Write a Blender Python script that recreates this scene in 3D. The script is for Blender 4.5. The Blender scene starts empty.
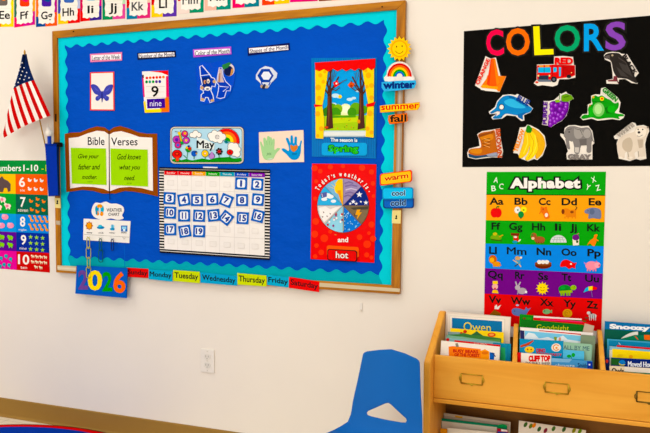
import bpy, bmesh, math, random
from mathutils import Vector, Matrix
from mathutils.geometry import tessellate_polygon, delaunay_2d_cdt
random.seed(7)
PI = math.pi
SC = bpy.context.scene
COL = SC.collection

# ------------------------------------------------------------------ camera
YAW, PITCH, ROLL, FPX = .38158, -.0506314, .00395893, 745.6656
CAM = Vector((2.68735634, -3.02986947, 1.28384273))
fw = Vector((-math.sin(YAW)*math.cos(PITCH), math.cos(YAW)*math.cos(PITCH), math.sin(PITCH)))
rt = Vector((math.cos(YAW), math.sin(YAW), 0))
up = rt.cross(fw)
RT = rt*math.cos(ROLL)+up*math.sin(ROLL)
UP = -rt*math.sin(ROLL)+up*math.cos(ROLL)
cd = bpy.data.cameras.new('camera'); cam = bpy.data.objects.new('camera', cd); COL.objects.link(cam)
cd.sensor_width = 36; cd.lens = FPX/650*36; cd.clip_start = .05
cam.matrix_world = Matrix.Translation(CAM) @ Matrix((RT, UP, -fw)).transposed().to_4x4()
SC.camera = cam

def ray(px, py):
    return fw + RT*((px-325)/FPX) - UP*((py-216.5)/FPX)
class Plane:
    """a real plane in the room; hit() finds where a measured photo point lies on it"""
    def __init__(s, p, n=(0, -1, 0)):
        s.p = Vector(p); s.n = Vector(n).normalized()
    def hit(s, px, py, off=0.):
        d = ray(px, py); q = s.p + s.n*off
        return CAM + d*((q-CAM).dot(s.n)/d.dot(s.n))
def WY(y): return Plane((0, y, 0))
def wp(px, py, y=0.): return WY(y).hit(px, py)

# ------------------------------------------------------------------ materials
MATS = {}
def lin(c): return c/12.92 if c <= .04045 else ((c+.055)/1.055)**2.4
def rgb(h): return tuple(lin(int(h[i:i+2], 16)/255) for i in (0, 2, 4))+(1,)
def vivid(h, k=1.26):
    c = rgb(h); l = .25*c[0]+.6*c[1]+.15*c[2]
    return tuple(max(0., min(1., (l+(v-l)*k)*(.95 if l < .5 else 1.))) for v in c[:3])+(1,)
def mat(h, rough=.55, kind='paper', metal=0., coat=0.):
    key = (h, rough, kind, metal, coat)
    if key in MATS: return MATS[key]
    m = bpy.data.materials.new(kind+'_'+h); m.use_nodes = True
    nt = m.node_tree; b = nt.nodes['Principled BSDF']
    b.inputs['Roughness'].default_value = rough; b.inputs['Metallic'].default_value = metal
    b.inputs['Specular IOR Level'].default_value = {'paper': .02, 'cloth': .03, 'wall': .05, 'plastic': .12}.get(kind, .5)
    if coat: b.inputs['Coat Weight'].default_value = coat*.12; b.inputs['Coat Roughness'].default_value = .15
    tc = nt.nodes.new('ShaderNodeTexCoord'); nz = nt.nodes.new('ShaderNodeTexNoise')
    nz.inputs['Scale'].default_value = {'paper': 9, 'wall': 3, 'cloth': 60, 'plastic': 14}.get(kind, 10)
    nz.inputs['Detail'].default_value = 3
    nt.links.new(tc.outputs['Object'], nz.inputs['Vector'])
    mx = nt.nodes.new('ShaderNodeMix'); mx.data_type = 'RGBA'
    c = rgb(h) if kind in ('wall', 'metal') else vivid(h); k = {'paper': .07, 'wall': .03, 'cloth': .12, 'plastic': .04}.get(kind, .06)
    mx.inputs[6].default_value = tuple(v*(1-k) for v in c[:3])+(1,)
    mx.inputs[7].default_value = tuple(min(1, v*(1+k)) for v in c[:3])+(1,)
    nt.links.new(nz.outputs['Fac'], mx.inputs[0]); nt.links.new(mx.outputs[2], b.inputs['Base Color'])
    MATS[key] = m
    return m
def add_bump(m, scale, strength, dist=.002, stretch=None, detail=4):
    nt = m.node_tree; b = nt.nodes['Principled BSDF']
    tc = nt.nodes.new('ShaderNodeTexCoord'); nz = nt.nodes.new('ShaderNodeTexNoise'); bp = nt.nodes.new('ShaderNodeBump')
    mp = nt.nodes.new('ShaderNodeMapping')
    if stretch: mp.inputs['Scale'].default_value = stretch
    nt.links.new(tc.outputs['Object'], mp.inputs['Vector']); nt.links.new(mp.outputs['Vector'], nz.inputs['Vector'])
    nz.inputs['Scale'].default_value = scale; nz.inputs['Detail'].default_value = detail
    bp.inputs['Strength'].default_value = strength; bp.inputs['Distance'].default_value = dist
    nt.links.new(nz.outputs['Fac'], bp.inputs['Height']); nt.links.new(bp.outputs['Normal'], b.inputs['Normal'])
    return m
def wood(name, c1, c2, axis=0, rough=.35, scale=1.):
    if name in MATS: return MATS[name]
    m = bpy.data.materials.new(name); m.use_nodes = True
    nt = m.node_tree; b = nt.nodes['Principled BSDF']; b.inputs['Roughness'].default_value = rough
    b.inputs['Specular IOR Level'].default_value = .15; b.inputs['Coat Weight'].default_value = .03; b.inputs['Coat Roughness'].default_value = .25
    tc = nt.nodes.new('ShaderNodeTexCoord'); mp = nt.nodes.new('ShaderNodeMapping')
    sc = [14*scale]*3; sc[axis] = 1.2*scale; mp.inputs['Scale'].default_value = sc
    nz = nt.nodes.new('ShaderNodeTexNoise'); nz.inputs['Scale'].default_value = 2.2; nz.inputs['Detail'].default_value = 7
    nz.inputs['Distortion'].default_value = .9
    nt.links.new(tc.outputs['Object'], mp.inputs['Vector']); nt.links.new(mp.outputs['Vector'], nz.inputs['Vector'])
    cr = nt.nodes.new('ShaderNodeValToRGB'); cr.color_ramp.elements[0].position = .3; cr.color_ramp.elements[1].position = .62
    cr.color_ramp.elements[0].color = rgb(c1); cr.color_ramp.elements[1].color = rgb(c2)
    nt.links.new(nz.outputs['Fac'], cr.inputs['Fac']); nt.links.new(cr.outputs['Color'], b.inputs['Base Color'])
    bp = nt.nodes.new('ShaderNodeBump'); bp.inputs['Strength'].default_value = .12; bp.inputs['Distance'].default_value = .001
    nt.links.new(nz.outputs['Fac'], bp.inputs['Height']); nt.links.new(bp.outputs['Normal'], b.inputs['Normal'])
    MATS[name] = m
    return m

# ------------------------------------------------------------------ objects
def tag(o, label=None, cat=None, group=None, kind=None):
    if label: o['label'] = label
    if cat: o['category'] = cat
    if group: o['group'] = group
    if kind: o['kind'] = kind
    return o
def link(o, parent=None):
    COL.objects.link(o)
    if parent is not None:
        o.parent = parent
        pl = Matrix.Translation(world_loc(parent))
        o.matrix_parent_inverse = pl.inverted()
    return o
def world_loc(o):
    # every thing here keeps identity rotation; location is given in world space
    return Vector(o.get('_w', o.location))
def thing(name, label, cat, loc, group=None):
    o = bpy.data.objects.new(name, None); o.empty_display_size = .05
    o.location = loc; COL.objects.link(o)
    return tag(o, label, cat, group)
class MB:
    """collects shapes in world space, then becomes one mesh object with its origin amid the shapes"""
    def __init__(s): s.v = []; s.f = []; s.m = []; s.mats = []; s.smooth = []
    def mi(s, m):
        if m not in s.mats: s.mats.append(m)
        return s.mats.index(m)
    def add(s, vs, fs, m, smooth=False):
        b = len(s.v); k = s.mi(m); s.v += [Vector(v) for v in vs]
        for f in fs: s.f.append([b+i for i in f]); s.m.append(k); s.smooth.append(smooth)
        return s
    def box(s, a, b, m, bev=0.):
        a = Vector(a); b = Vector(b)
        bm = bmesh.new(); bmesh.ops.create_cube(bm, size=1)
        for v in bm.verts:
            v.co = Vector([(a[i]+b[i])/2 + v.co[i]*abs(b[i]-a[i]) for i in range(3)])
        if bev: bmesh.ops.bevel(bm, geom=bm.edges[:], offset=bev, segments=2, affect='EDGES', profile=.5)
        s.bm(bm, m); return s
    def bm(s, bm, m, smooth=False):
        bm.verts.index_update()
        s.add([v.co.copy() for v in bm.verts], [[v.index for v in f.verts] for f in bm.faces], m, smooth); bm.free()
        return s
    def prism(s, pts, vec, m, bev=0.):
        """extrude the closed 3D outline pts along vec"""
        bm = bmesh.new(); vs = [bm.verts.new(p) for p in pts]; f = bm.faces.new(vs)
        r = bmesh.ops.extrude_face_region(bm, geom=[f])
        nv = [e for e in r['geom'] if isinstance(e, bmesh.types.BMVert)]
        bmesh.ops.translate(bm, verts=nv, vec=Vector(vec))
        bmesh.ops.recalc_face_normals(bm, faces=bm.faces[:])
        if bev:
            bmesh.ops.bevel(bm, geom=bm.edges[:], offset=bev, segments=2, affect='EDGES', profile=.5)
        s.bm(bm, m); return s
    def tube(s, pts, r, m, seg=8, closed=False, cap=True):
        pts = [Vector(p) for p in pts]; n = len(pts); rs = r if isinstance(r, (list, tuple)) else [r]*n
        vs = []; fs = []; ref = None
        for i, p in enumerate(pts):
            if closed: t = pts[(i+1) % n]-pts[i-1]
            else: t = pts[min(i+1, n-1)]-pts[max(i-1, 0)]
            t.normalize()
            if ref is None: ref = t.orthogonal().normalized()
            ref = (ref - t*ref.dot(t)).normalized(); q = t.cross(ref)
            for k in range(seg):
                a = 2*PI*k/seg; vs.append(p+(ref*math.cos(a)+q*math.sin(a))*rs[i])
        for i in range(n if closed else n-1):
            j = (i+1) % n
            for k in range(seg):
                l = (k+1) % seg; fs.append((i*seg+k, i*seg+l, j*seg+l, j*seg+k))
        if cap and not closed:
            fs.append(tuple(range(seg))[::-1]); fs.append(tuple((n-1)*seg+k for k in range(seg)))
        s.add(vs, fs, m, True); return s
    def build(s, name, parent=None, origin=None, base=False):
        if origin is None:
            lo = Vector([min(v[i] for v in s.v) for i in range(3)]); hi = Vector([max(v[i] for v in s.v) for i in range(3)])
            origin = (lo+hi)/2
            if base: origin.z = lo.z
        origin = Vector(origin)
        me = bpy.data.meshes.new(name)
        me.from_pydata([v-origin for v in s.v], [], s.f)
        for m in s.mats: me.materials.append(m)
        for p, k, sm in zip(me.polygons, s.m, s.smooth): p.material_index = k; p.use_smooth = sm
        me.validate(); me.update()
        o = bpy.data.objects.new(name, me); o.location = origin; o['_w'] = list(origin)
        return link(o, parent)

# ------------------------------------------------------------------ printed artwork
TXT = {}
def text_mesh(s, bold=0., shear=0., space=1.):
    if 'M' in s: bold = 0.
    k = (s, bold, shear, space)
    if k in TXT: return TXT[k]
    cu = bpy.data.curves.new('t', 'FONT'); cu.body = s; cu.dimensions = '2D'; cu.fill_mode = 'BOTH'
    cu.offset = bold; cu.shear = shear; cu.resolution_u = 3; cu.space_character = space
    ob = bpy.data.objects.new('t', cu); COL.objects.link(ob)
    dg = bpy.context.evaluated_depsgraph_get(); ev = ob.evaluated_get(dg); me = ev.to_mesh()
    v = [(p.co.x, p.co.y) for p in me.vertices]; f = [tuple(q.vertices) for q in me.polygons]
    ev.to_mesh_clear(); bpy.data.objects.remove(ob); bpy.data.curves.remove(cu)
    TXT[k] = (v, f)
    return TXT[k]
def crv(pts, n=4):
    """smooth closed outline through pts"""
    o = []; L = len(pts)
    for i in range(L):
        p0, p1, p2, p3 = pts[i-1], pts[i], pts[(i+1) % L], pts[(i+2) % L]
        for k in range(n):
            t = k/n
            o.append(tuple(.5*(2*p1[j]+(p2[j]-p0[j])*t+(2*p0[j]-5*p1[j]+4*p2[j]-p3[j])*t*t+(3*p1[j]-p0[j]-3*p2[j]+p3[j])*t**3) for j in (0, 1)))
    return o
class Art(MB):
    def __init__(s, plane, off=0., step=5e-5, rough=.5, coat=0.):
        super().__init__(); s.pl = plane if isinstance(plane, Plane) else WY(plane)
        s.off = off; s.step = step; s.n = 0; s.o = (0, 0, 1); s.rough = rough; s.coat = coat
    def tf(s, ox, oy, sc): s.o = (ox, oy, sc); return s
    def P(s, p): return s.pl.hit(s.o[0]+p[0]/s.o[2], s.o[1]+p[1]/s.o[2], s.off+s.n*s.step)
    def M(s, c): return c if not isinstance(c, str) else mat(c, s.rough, 'paper', 0, s.coat)
    def poly(s, c, pts, smooth=0):
        if smooth: pts = crv(pts, smooth)
        s.n += 1
        a = sum(pts[i-1][0]*pts[i][1]-pts[i][0]*pts[i-1][1] for i in range(len(pts)))
        if a > 0: pts = pts[::-1]
        tri = tessellate_polygon([[Vector((p[0], p[1], 0)) for p in pts]])
        s.add([s.P(p) for p in pts], [t if True else t for t in tri], s.M(c)); return s
    def slab(s, c, pts, t=.0005, side=None, smooth=0):
        """sheet with a real thickness: front face with the artwork on it, plus its edge and back"""
        if smooth: pts = crv(pts, smooth)
        s.poly(c, pts)
        fr = [s.P(p) for p in pts]; bk = [p - s.pl.n*(t+s.n*s.step) for p in fr]; n = len(fr)
        s.add(fr+bk, [(i, (i+1) % n, n+(i+1) % n, n+i) for i in range(n)], s.M(side or c))
        tri = tessellate_polygon([[Vector((p[0], p[1], 0)) for p in pts]])
        s.add(bk, [tuple(q) for q in tri], s.M(side or c)); return s
    def rect(s, c, x0, y0, x1, y1, sl=0.): return s.poly(c, [(x0, y0), (x1, y0+sl*(x1-x0)), (x1, y1+sl*(x1-x0)), (x0, y1)])
    def ell(s, c, x, y, rx, ry=None, a0=0, a1=360, n=18, rot=0):
        ry = rx if ry is None else ry; full = abs(a1-a0) >= 360
        pts = []
        for i in range(n if full else n+1):
            a = math.radians(a0+(a1-a0)*i/n); X = rx*math.cos(a); Y = -ry*math.sin(a); r = math.radians(rot)
            pts.append((x+X*math.cos(r)-Y*math.sin(r), y+X*math.sin(r)+Y*math.cos(r)))
        if not full: pts.append((x, y))
        return s.poly(c, pts)
    def line(s, c, pts, w, closed=False):
        if closed: pts = list(pts)+[pts[0]]
        L = []; R = []
        for i, p in enumerate(pts):
            a = pts[max(i-1, 0)]; b = pts[min(i+1, len(pts)-1)]
            if closed and i in (0, len(pts)-1): a = pts[-2]; b = pts[1]
            dx, dy = b[0]-a[0], b[1]-a[1]; d = math.hypot(dx, dy) or 1
            L.append((p[0]-dy/d*w/2, p[1]+dx/d*w/2)); R.append((p[0]+dy/d*w/2, p[1]-dx/d*w/2))
        s.n += 1; v = [s.P(p) for p in L+R]; n = len(L)
        s.add(v, [(i, i+1, n+i+1, n+i) for i in range(n-1)], s.M(c)); return s
    def arc(s, c, x, y, r0, r1, a0, a1, n=14, ky=1.):
        p = [(x+r1*math.cos(math.radians(a0+(a1-a0)*i/n)), y-ky*r1*math.sin(math.radians(a0+(a1-a0)*i/n))) for i in range(n+1)]
        q = [(x+r0*math.cos(math.radians(a0+(a1-a0)*i/n)), y-ky*r0*math.sin(math.radians(a0+(a1-a0)*i/n))) for i in range(n+1)]
        s.n += 1; v = [s.P(t) for t in p+q]
        s.add(v, [(i, i+1, n+2+i, n+1+i) for i in range(n)], s.M(c)); return s
    def text(s, c, t, x0, y0, x1, y1, sl=0., bold=0., out=None, ow=.04, shear=0., rot=0., vert=0, space=1.):
        """t set so that its ink fills the box x0..x1, y0..y1 (y0 the upper side), sloping by sl"""
        v, f = text_mesh(t, bold, shear, space)
        ax, bx = min(p[0] for p in v), max(p[0] for p in v); ay, by = min(p[1] for p in v), max(p[1] for p in v)
        cx, cy = (x0+x1)/2, (y0+y1)/2; r = math.radians(rot)
        def mp(p):
            X = x0+(p[0]-ax)/(bx-ax)*(x1-x0); Y = y1-(p[1]-ay)/(by-ay)*(y1-y0)+sl*((p[0]-ax)/(bx-ax))*(x1-x0)
            if rot: X, Y = cx+(X-cx)*math.cos(r)-(Y-cy)*math.sin(r), cy+(X-cx)*math.sin(r)+(Y-cy)*math.cos(r)
            return (X, Y)
        if out:
            v2, f2 = text_mesh(t, bold+ow, shear, space); s.n += 1
            s.add([s.P(mp(p)) for p in v2], f2, s.M(out))
        s.n += 1
        if 'M' in t and bold > 0:          # this capital does not take an offset outline: thicken it by overprinting
            k = bold*1.1*(y1-y0)
            for dx in (-k, 0, k): s.n += 1; s.add([s.P((mp(p)[0]+dx, mp(p)[1])) for p in v], f, s.M(c))
        else: s.add([s.P(mp(p)) for p in v], f, s.M(c))
        return s
def rrect(x0, y0, x1, y1, r, sl=0., n=4):
    o = []
    for cx, cy, a in ((x1-r, y0+r, 0), (x0+r, y0+r, 90), (x0+r, y1-r, 180), (x1-r, y1-r, 270)):
        for i in range(n+1):
            t = math.radians(a+90*i/n); X = cx+r*math.cos(t); o.append((X, cy-r*math.sin(t)+sl*(X-x0)))
    return o
def single(A, name, label, cat, group=None): return tag(A.build(name), label, cat, group)
# ================================================================== the room
X0, X1, YF, H = -2.6, 4.4, -6.2, 2.95
wallm = add_bump(mat('EAE2D7', .8, 'wall'), 90, .06, .001)
ceil_m = mat('EFEDE8', .9, 'wall')
def struct(name, mb): return tag(mb.build(name), kind='structure')
struct('wall_back', MB().box((X0, 0, 0), (X1, .12, H), wallm))
struct('wall_left', MB().box((X0-.12, YF, 0), (X0, 0.12, H), wallm))
struct('wall_right', MB().box((X1, YF, 0), (X1+.12, .12, H), wallm))
struct('wall_front', MB().box((X0-.12, YF-.12, 0), (X1+.12, YF, H), wallm))
struct('ceiling', MB().box((X0-.12, YF-.12, H), (X1+.12, .12, H+.1), ceil_m))
flm = mat('DCCFB4', .45, 'wall')
nt = flm.node_tree; br = nt.nodes.new('ShaderNodeTexBrick'); br.offset = 0; br.inputs['Scale'].default_value = 1
br.inputs['Brick Width'].default_value = .305; br.inputs['Row Height'].default_value = .305; br.inputs['Mortar Size'].default_value = .0015
br.inputs['Color1'].default_value = rgb('E6DAC2'); br.inputs['Color2'].default_value = rgb('E0D3BA'); br.inputs['Mortar'].default_value = rgb('B5A88E')
tcn = nt.nodes.new('ShaderNodeTexCoord'); nt.links.new(tcn.outputs['Object'], br.inputs['Vector'])
nt.links.new(br.outputs['Color'], nt.nodes['Principled BSDF'].inputs['Base Color'])
struct('floor', MB().box((X0-.12, YF-.12, -.1), (X1+.12, .12, 0), flm))
bbm = mat('94764A', .5, 'plastic')
def cove(name, a, b, out):
    a = Vector(a); b = Vector(b); o = Vector(out)
    prof = [(0, 0), (.016, 0), (.011, .004), (.007, .012), (.006, .095), (.003, .1), (0, .1)]
    struct(name, MB().prism([a+o*p[0]+Vector((0, 0, p[1])) for p in prof], b-a, bbm))
cove('baseboard_back', (X0, 0, 0), (X1, 0, 0), (0, -1, 0))
cove('baseboard_left', (X0, YF, 0), (X0, -.016, 0), (1, 0, 0))
cove('baseboard_right', (X1, YF, 0), (X1, -.016, 0), (-1, 0, 0))

# round rug
def disc(r, z, n=96, cx=.17, cy=-.925, ry=None): return [Vector((cx+r*math.cos(2*PI*i/n), cy+r*math.sin(2*PI*i/n), z)) for i in range(n)]
root = thing('rug', 'round blue rug with a red border lying on the pale floor by the brown baseboard', 'rug', (.17, -.925, 0))
def ring(ra, rb, z0, z1, m):
    n = 96; mb = MB(); v = disc(rb, z0)+disc(rb, z1)+disc(ra, z1)+disc(ra, z0)
    f = []
    for i in range(n):
        j = (i+1) % n
        for k in range(4): f.append((k*n+i, k*n+j, ((k+1) % 4)*n+j, ((k+1) % 4)*n+i))
    return mb.add(v, f, m)
rugb = add_bump(mat('0A3C9A', .95, 'cloth'), 500, .5, .002); rugr = add_bump(mat('C41420', .95, 'cloth'), 500, .5, .002)
ring(.9, .908, 0, .009, mat('141414', .9, 'cloth')).build('binding', root)
ring(.868, .9, 0, .0095, rugr).build('border', root)
m = MB(); m.prism(disc(.868, 0), (0, 0, .0095), rugb); m.build('pile', root)

# wall outlet
a = Art(0.); root = thing('wall_outlet', 'white duplex wall outlet under the bulletin board, on the bare wall', 'outlet', wp(208, 372))
m = MB(); p0 = wp(201.2, 348.3); p1 = wp(214.8, 373); m.box((p0.x, -.006, p1.z), (p1.x, 0, p0.z), mat('E6E1DA', .4, 'plastic'), .002); plate = m.build('cover_plate', root)
cx = (p0.x+p1.x)/2; cz = (p0.z+p1.z)/2
for dz in (.02, -.02):
    m = MB(); n = 20
    m.prism([(cx+.017*max(-1, min(1, 1.15*math.cos(2*PI*i/n))), -.006, cz+dz+.0145*math.sin(2*PI*i/n)) for i in range(n)], (0, -.0025, 0), mat('DEDAD3', .35, 'plastic'))
    for sx, w, h in ((-.0065, .0012, .005), (.0065, .0012, .004)):
        m.box((cx+sx-w, -.009, cz+dz+.002-h), (cx+sx+w, -.0084, cz+dz+.002+h), mat('857F76', .6, 'plastic'))
    m.prism([(cx+.0022*math.cos(2*PI*i/10), -.0084, cz+dz-.0085+.0026*math.sin(2*PI*i/10)) for i in range(10)], (0, -.0006, 0), mat('857F76', .6, 'plastic'))
    m.build('receptacle', root)
for dz in (.046, 0, -.046):
    m = MB(); m.prism([(cx+.003*math.cos(2*PI*i/12), -.006, cz+dz+.003*math.sin(2*PI*i/12)) for i in range(12)], (0, -.0013, 0), mat('CFCAC0', .4, 'plastic')); m.build('screw', plate)

m = MB(); h0 = wp(360.4, 302.6); h1 = wp(362.6, 311.6); m.box((h0.x, -.003, h1.z), (h1.x, 0, h0.z), mat('E2DDD6', .3, 'plastic'), .001)
m.tube([((h0.x+h1.x)/2, -.003, h1.z+.008), ((h0.x+h1.x)/2, -.012, h1.z+.004), ((h0.x+h1.x)/2, -.013, h1.z+.012)], .0016, mat('E2DDD6', .3, 'plastic'), 6)
tag(m.build('wall_hook'), 'tiny pale adhesive hook on the bare wall below the board', 'hook')

# ================================================================== bulletin board
oakf = wood('board_oak_x', '8A5004', 'BC7806', 0); oakv = wood('board_oak_z', '8A5004', 'BC7806', 2)
BW, BZ0, BZ1, FR = 1.83, .80, 2.02, .036
board = thing('bulletin_board', 'large oak-framed bulletin board covered in blue paper with a teal scalloped border', 'bulletin board', (BW/2, 0, BZ0))
def rail(pts, m): MB().prism([(p[0], -.022, p[1]) for p in pts], (0, .0218, 0), m, .002).build('frame_rail', board)
# the frame is slightly out of square, as hung
oTL, oTR, oBR, oBL = (-.004, BZ1), (BW+.003, BZ1), (BW-.011, BZ0-.001), (0, BZ0)
iTL, iTR, iBR, iBL = (.026, BZ1-FR), (BW-.034, BZ1-FR), (BW-.048, BZ0+FR), (.030, BZ0+FR)
rail([oTL, oTR, iTR, iTL], oakf); rail([oBL, iBL, iBR, oBR], oakf)
rail([oBL, oTL, iTL, iBL], oakv); rail([oBR, iBR, iTR, oTR], oakv)
bluep = add_bump(mat('0653B4', .40, 'paper'), 5, .8, .02, (1.3, 1, 1.9), 5)
m = MB(); nx, nz = 2, 2
m.prism([(iTL[0]-.004, -.010, iTL[1]+.004), (iTR[0]+.004, -.010, iTR[1]+.004), (iBR[0]+.004, -.010, iBR[1]-.004), (iBL[0]-.004, -.010, iBL[1]-.004)], (0, .0095, 0), bluep); m.build('backing_paper', board)
teal = add_bump(mat('24CCDA', .5, 'paper'), 30, .25, .002); teal_shade = add_bump(mat('1CA6B2', .5, 'paper'), 30, .25, .002)  # second teal is darker: weaker light low on the board, painted into the colour
def strip(a, b, out, w=.048, amp=.0075, per=.0762, ph=0., m=None):
    """scalloped strip from a to b, waves towards out"""
    a = Vector(a); b = Vector(b); o = Vector(out); L = (b-a).length; n = int(L/per*12); d = (b-a)/L
    v = []; 
    for i in range(n+1):
        t = L*i/n; wv = .5-.5*math.cos(2*PI*(t/per+ph))
        v.append(a+d*t); v.append(a+d*t+o*(w+amp-2*amp*wv))
    v2 = [p+Vector((0, -.0016, 0)) for p in v]; N = len(v)
    f = [(2*i, 2*i+1, 2*i+3, 2*i+2) for i in range(n)]
    f2 = [(N+x for x in q) for q in f]; f2 = [tuple(q) for q in f2]
    e = [(2*i+1, 2*i+3, N+2*i+3, N+2*i+1) for i in range(n)]
    MB().add(v+v2, f+f2+e, m or teal).build('border_strip', board)
y = -.0102
P3 = lambda q, dy=0.: (q[0], y-dy, q[1])
strip(P3(iTL), P3(iTR), (0, 0, -1), w=.044); strip(P3(iBL), P3(iBR), (0, 0, 1), ph=.3, w=.046, m=teal_shade)
strip(P3(iBL, .0002), P3(iTL, .0002), (1, 0, 0), w=.047); strip(P3(iBR, .0002), P3(iTR, .0002), (-1, 0, 0), ph=.5, w=.050)
# bits on the frame
FY = -.0222
a = Art(FY); a.slab('CDBFA4', [(57.3, 265.3), (76, 266.5), (76, 271.5), (57.5, 270)], .0006); a.rect('DDD2BC', 57.4, 267, 76, 268.6, .07); a.build('tape', board)
a = Art(FY); a.slab('CDBFA4', [(317, 282.5), (400, 288.6), (399.5, 292), (317, 286.5)], .0006); a.build('tape', board)
a = Art(FY); a.slab('B9AB96', [(55.8, 220.5), (60.2, 221), (60.4, 225), (56, 224.6)], .0006); a.build('tape', board)
a = Art(FY); a.slab('1A1410', [(55, 114), (56.6, 114), (56.6, 121.6), (55, 121.6)], .0006); a.build('slot', board)
for x, yy in ((73.5, 31.5), (382.2, 6.8)):
    a = Art(FY); a.ell('2A1A0A', x, yy, .9, .8); a.build('nail_head', board)
def tagcard(pts, hx, hy, label):
    a = Art(FY-.0006); a.slab('E2D49A', pts, .0005); a.ell('27302A', hx, hy-.4, .8, 1.3); a.line('27302A', [(hx, hy), (hx-.3, hy+2.4)], .8); a.rect('27302A', hx-1.2, hy+1, hx+.9, hy+2.2)
    single(a, 'card_tag', label, 'tag')
tagcard([(54.4, 197.8), (60.3, 198.2), (60.7, 208.2), (55, 207.8)], 57.4, 201.8, 'small cream tag with a dark mark on the left rail of the board frame')
tagcard([(392.3, 210.3), (401, 210.3), (400.5, 223.6), (391.9, 223.3)], 396.3, 216.8, 'small cream tag with a dark mark on the right rail below the cold sign')

BY = -.0128        # face of the blue paper and border, where cards are pinned
# ---- title strips
def title(s, q, box, sl, col, label, out='E8E4EC'):
    a = Art(BY); a.slab(col, q, .0005); 
    cx = sum(p[0] for p in q)/4; cy = sum(p[1] for p in q)/4
    a.poly('F2EEF4', [(cx+(p[0]-cx)*.93, cy+(p[1]-cy)*.62) for p in q]); a.text('1C1C30', s, *box, sl=sl, bold=.012)
    single(a, 'title_strip', label, 'sign')
title('Letter of the Week', [(90, 54), (122, 52), (122, 60.5), (90.3, 62.2)], (92, 55.9, 120, 60.6), -.055, 'E08AAE', 'pink-edged strip reading Letter of the Week above the butterfly card')
title('Number of the Month', [(137.2, 53), (175.5, 50.5), (176, 57), (137.6, 59.8)], (139.5, 54.2, 174, 58.6), -.06, '141A38', 'navy-edged strip reading Number of the Month above the nine card')
title('Color of the Month', [(193, 49.4), (231, 46.5), (231.5, 54.2), (193.4, 57.3)], (195.2, 51, 229.5, 55.8), -.07, 'B060C8', 'purple-edged strip reading Color of the Month above the crayon cutout')
title('Shapes of the Month', [(247.5, 47.8), (289.5, 42.8), (290, 50), (247.8, 55.8)], (249.8, 49.3, 288, 54.3), -.11, '141A50', 'dark blue strip reading Shapes of the Month above the hexagon cutout')
# ---- butterfly card
root = thing('butterfly_card', 'red-edged white card with an indigo butterfly under the pink title strip', 'card', wp(102, 111, BY))
a = Art(BY); a.slab('E2542E', [(90, 72.3), (114.2, 71.6), (114.6, 110.6), (90, 110.4)], .0006); a.poly('F1E9E2', [(91.2, 73.4), (113, 72.7), (113.3, 109.5), (91.2, 109.3)]); crd = a.build('card', root)
a = Art(BY-.0012).tf(80, 45, 5.77)
a.slab('454AA6', crv([(62, 232), (80, 226), (104, 240), (122, 268), (127, 262), (133, 268), (150, 240), (174, 228), (190, 232), (184, 262), (168, 284), (150, 290), (166, 300), (164, 318), (148, 322), (134, 306), (127, 334), (122, 306), (104, 322), (90, 316), (92, 298), (106, 290), (86, 282), (70, 258)], 3), .0006)
for p in ([(80, 238), (112, 268), (92, 262)], [(176, 240), (142, 268), (162, 264)], [(100, 300), (116, 292), (108, 310)], [(152, 300), (138, 292), (148, 310)]): a.poly('5A60BC', p)
a.ell('2C2F78', 127, 298, 4, 32); a.build('butterfly', crd)
# ---- nine card
root = thing('number_card', 'white number card showing 9 and the word nine on a purple band', 'card', wp(156, 113, BY))
a = Art(BY).tf(80, 45, 5.77); a.slab('F2ECE8', [(358, 153), (508, 147), (515, 386), (374, 391)], .0006)
a.poly('E63A2E', [(400, 152), (508, 147), (509, 176), (470, 160)]); a.poly('D8246E', [(358, 182), (366, 182), (374, 300), (366, 300)]); a.poly('D81C68', [(496, 180), (509, 178), (513, 300), (497, 300)])
a.poly('E67A1E', [(495, 300), (513, 300), (515, 386), (450, 388)]); a.poly('F0D61E', [(366, 325), (378, 325), (384, 372), (470, 368), (470, 388), (374, 391)]); a.poly('4A1E1E', [(359, 172), (368, 172), (368, 190), (360, 190)])
for i, c in enumerate(('D62B2B', 'E06A1E', 'D62B2B', 'E24A2A', 'D62B2B', 'E88A20')): a.ell(c, 386+19*i, 190-i*1, 8, 8, n=9)
for i, c in enumerate(('208A46', '1E9A8A', '22A04A', '5A2A8A', '2A2A9A')): a.ell(c, 384+19*i, 213-i*.5, 8, 9, n=9)
a.rect('C9C2C0', 382, 238, 490, 240); a.rect('C9C2C0', 382, 270, 490, 271.5); a.rect('C9C2C0', 382, 302, 490, 304)
a.build('card', root)
a = Art(BY-.0016).tf(80, 45, 5.77); a.text('121212', '9', 411, 236, 453, 300, bold=.015); a.build('numeral', root)
a = Art(BY-.0008).tf(80, 45, 5.77); a.slab('3C1E8C', [(385, 312), (489, 308), (491, 362), (388, 366)], .0004); a.text('E6E0F4', 'nine', 403, 322, 470, 354, sl=-.02); a.build('word_band', root)
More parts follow.
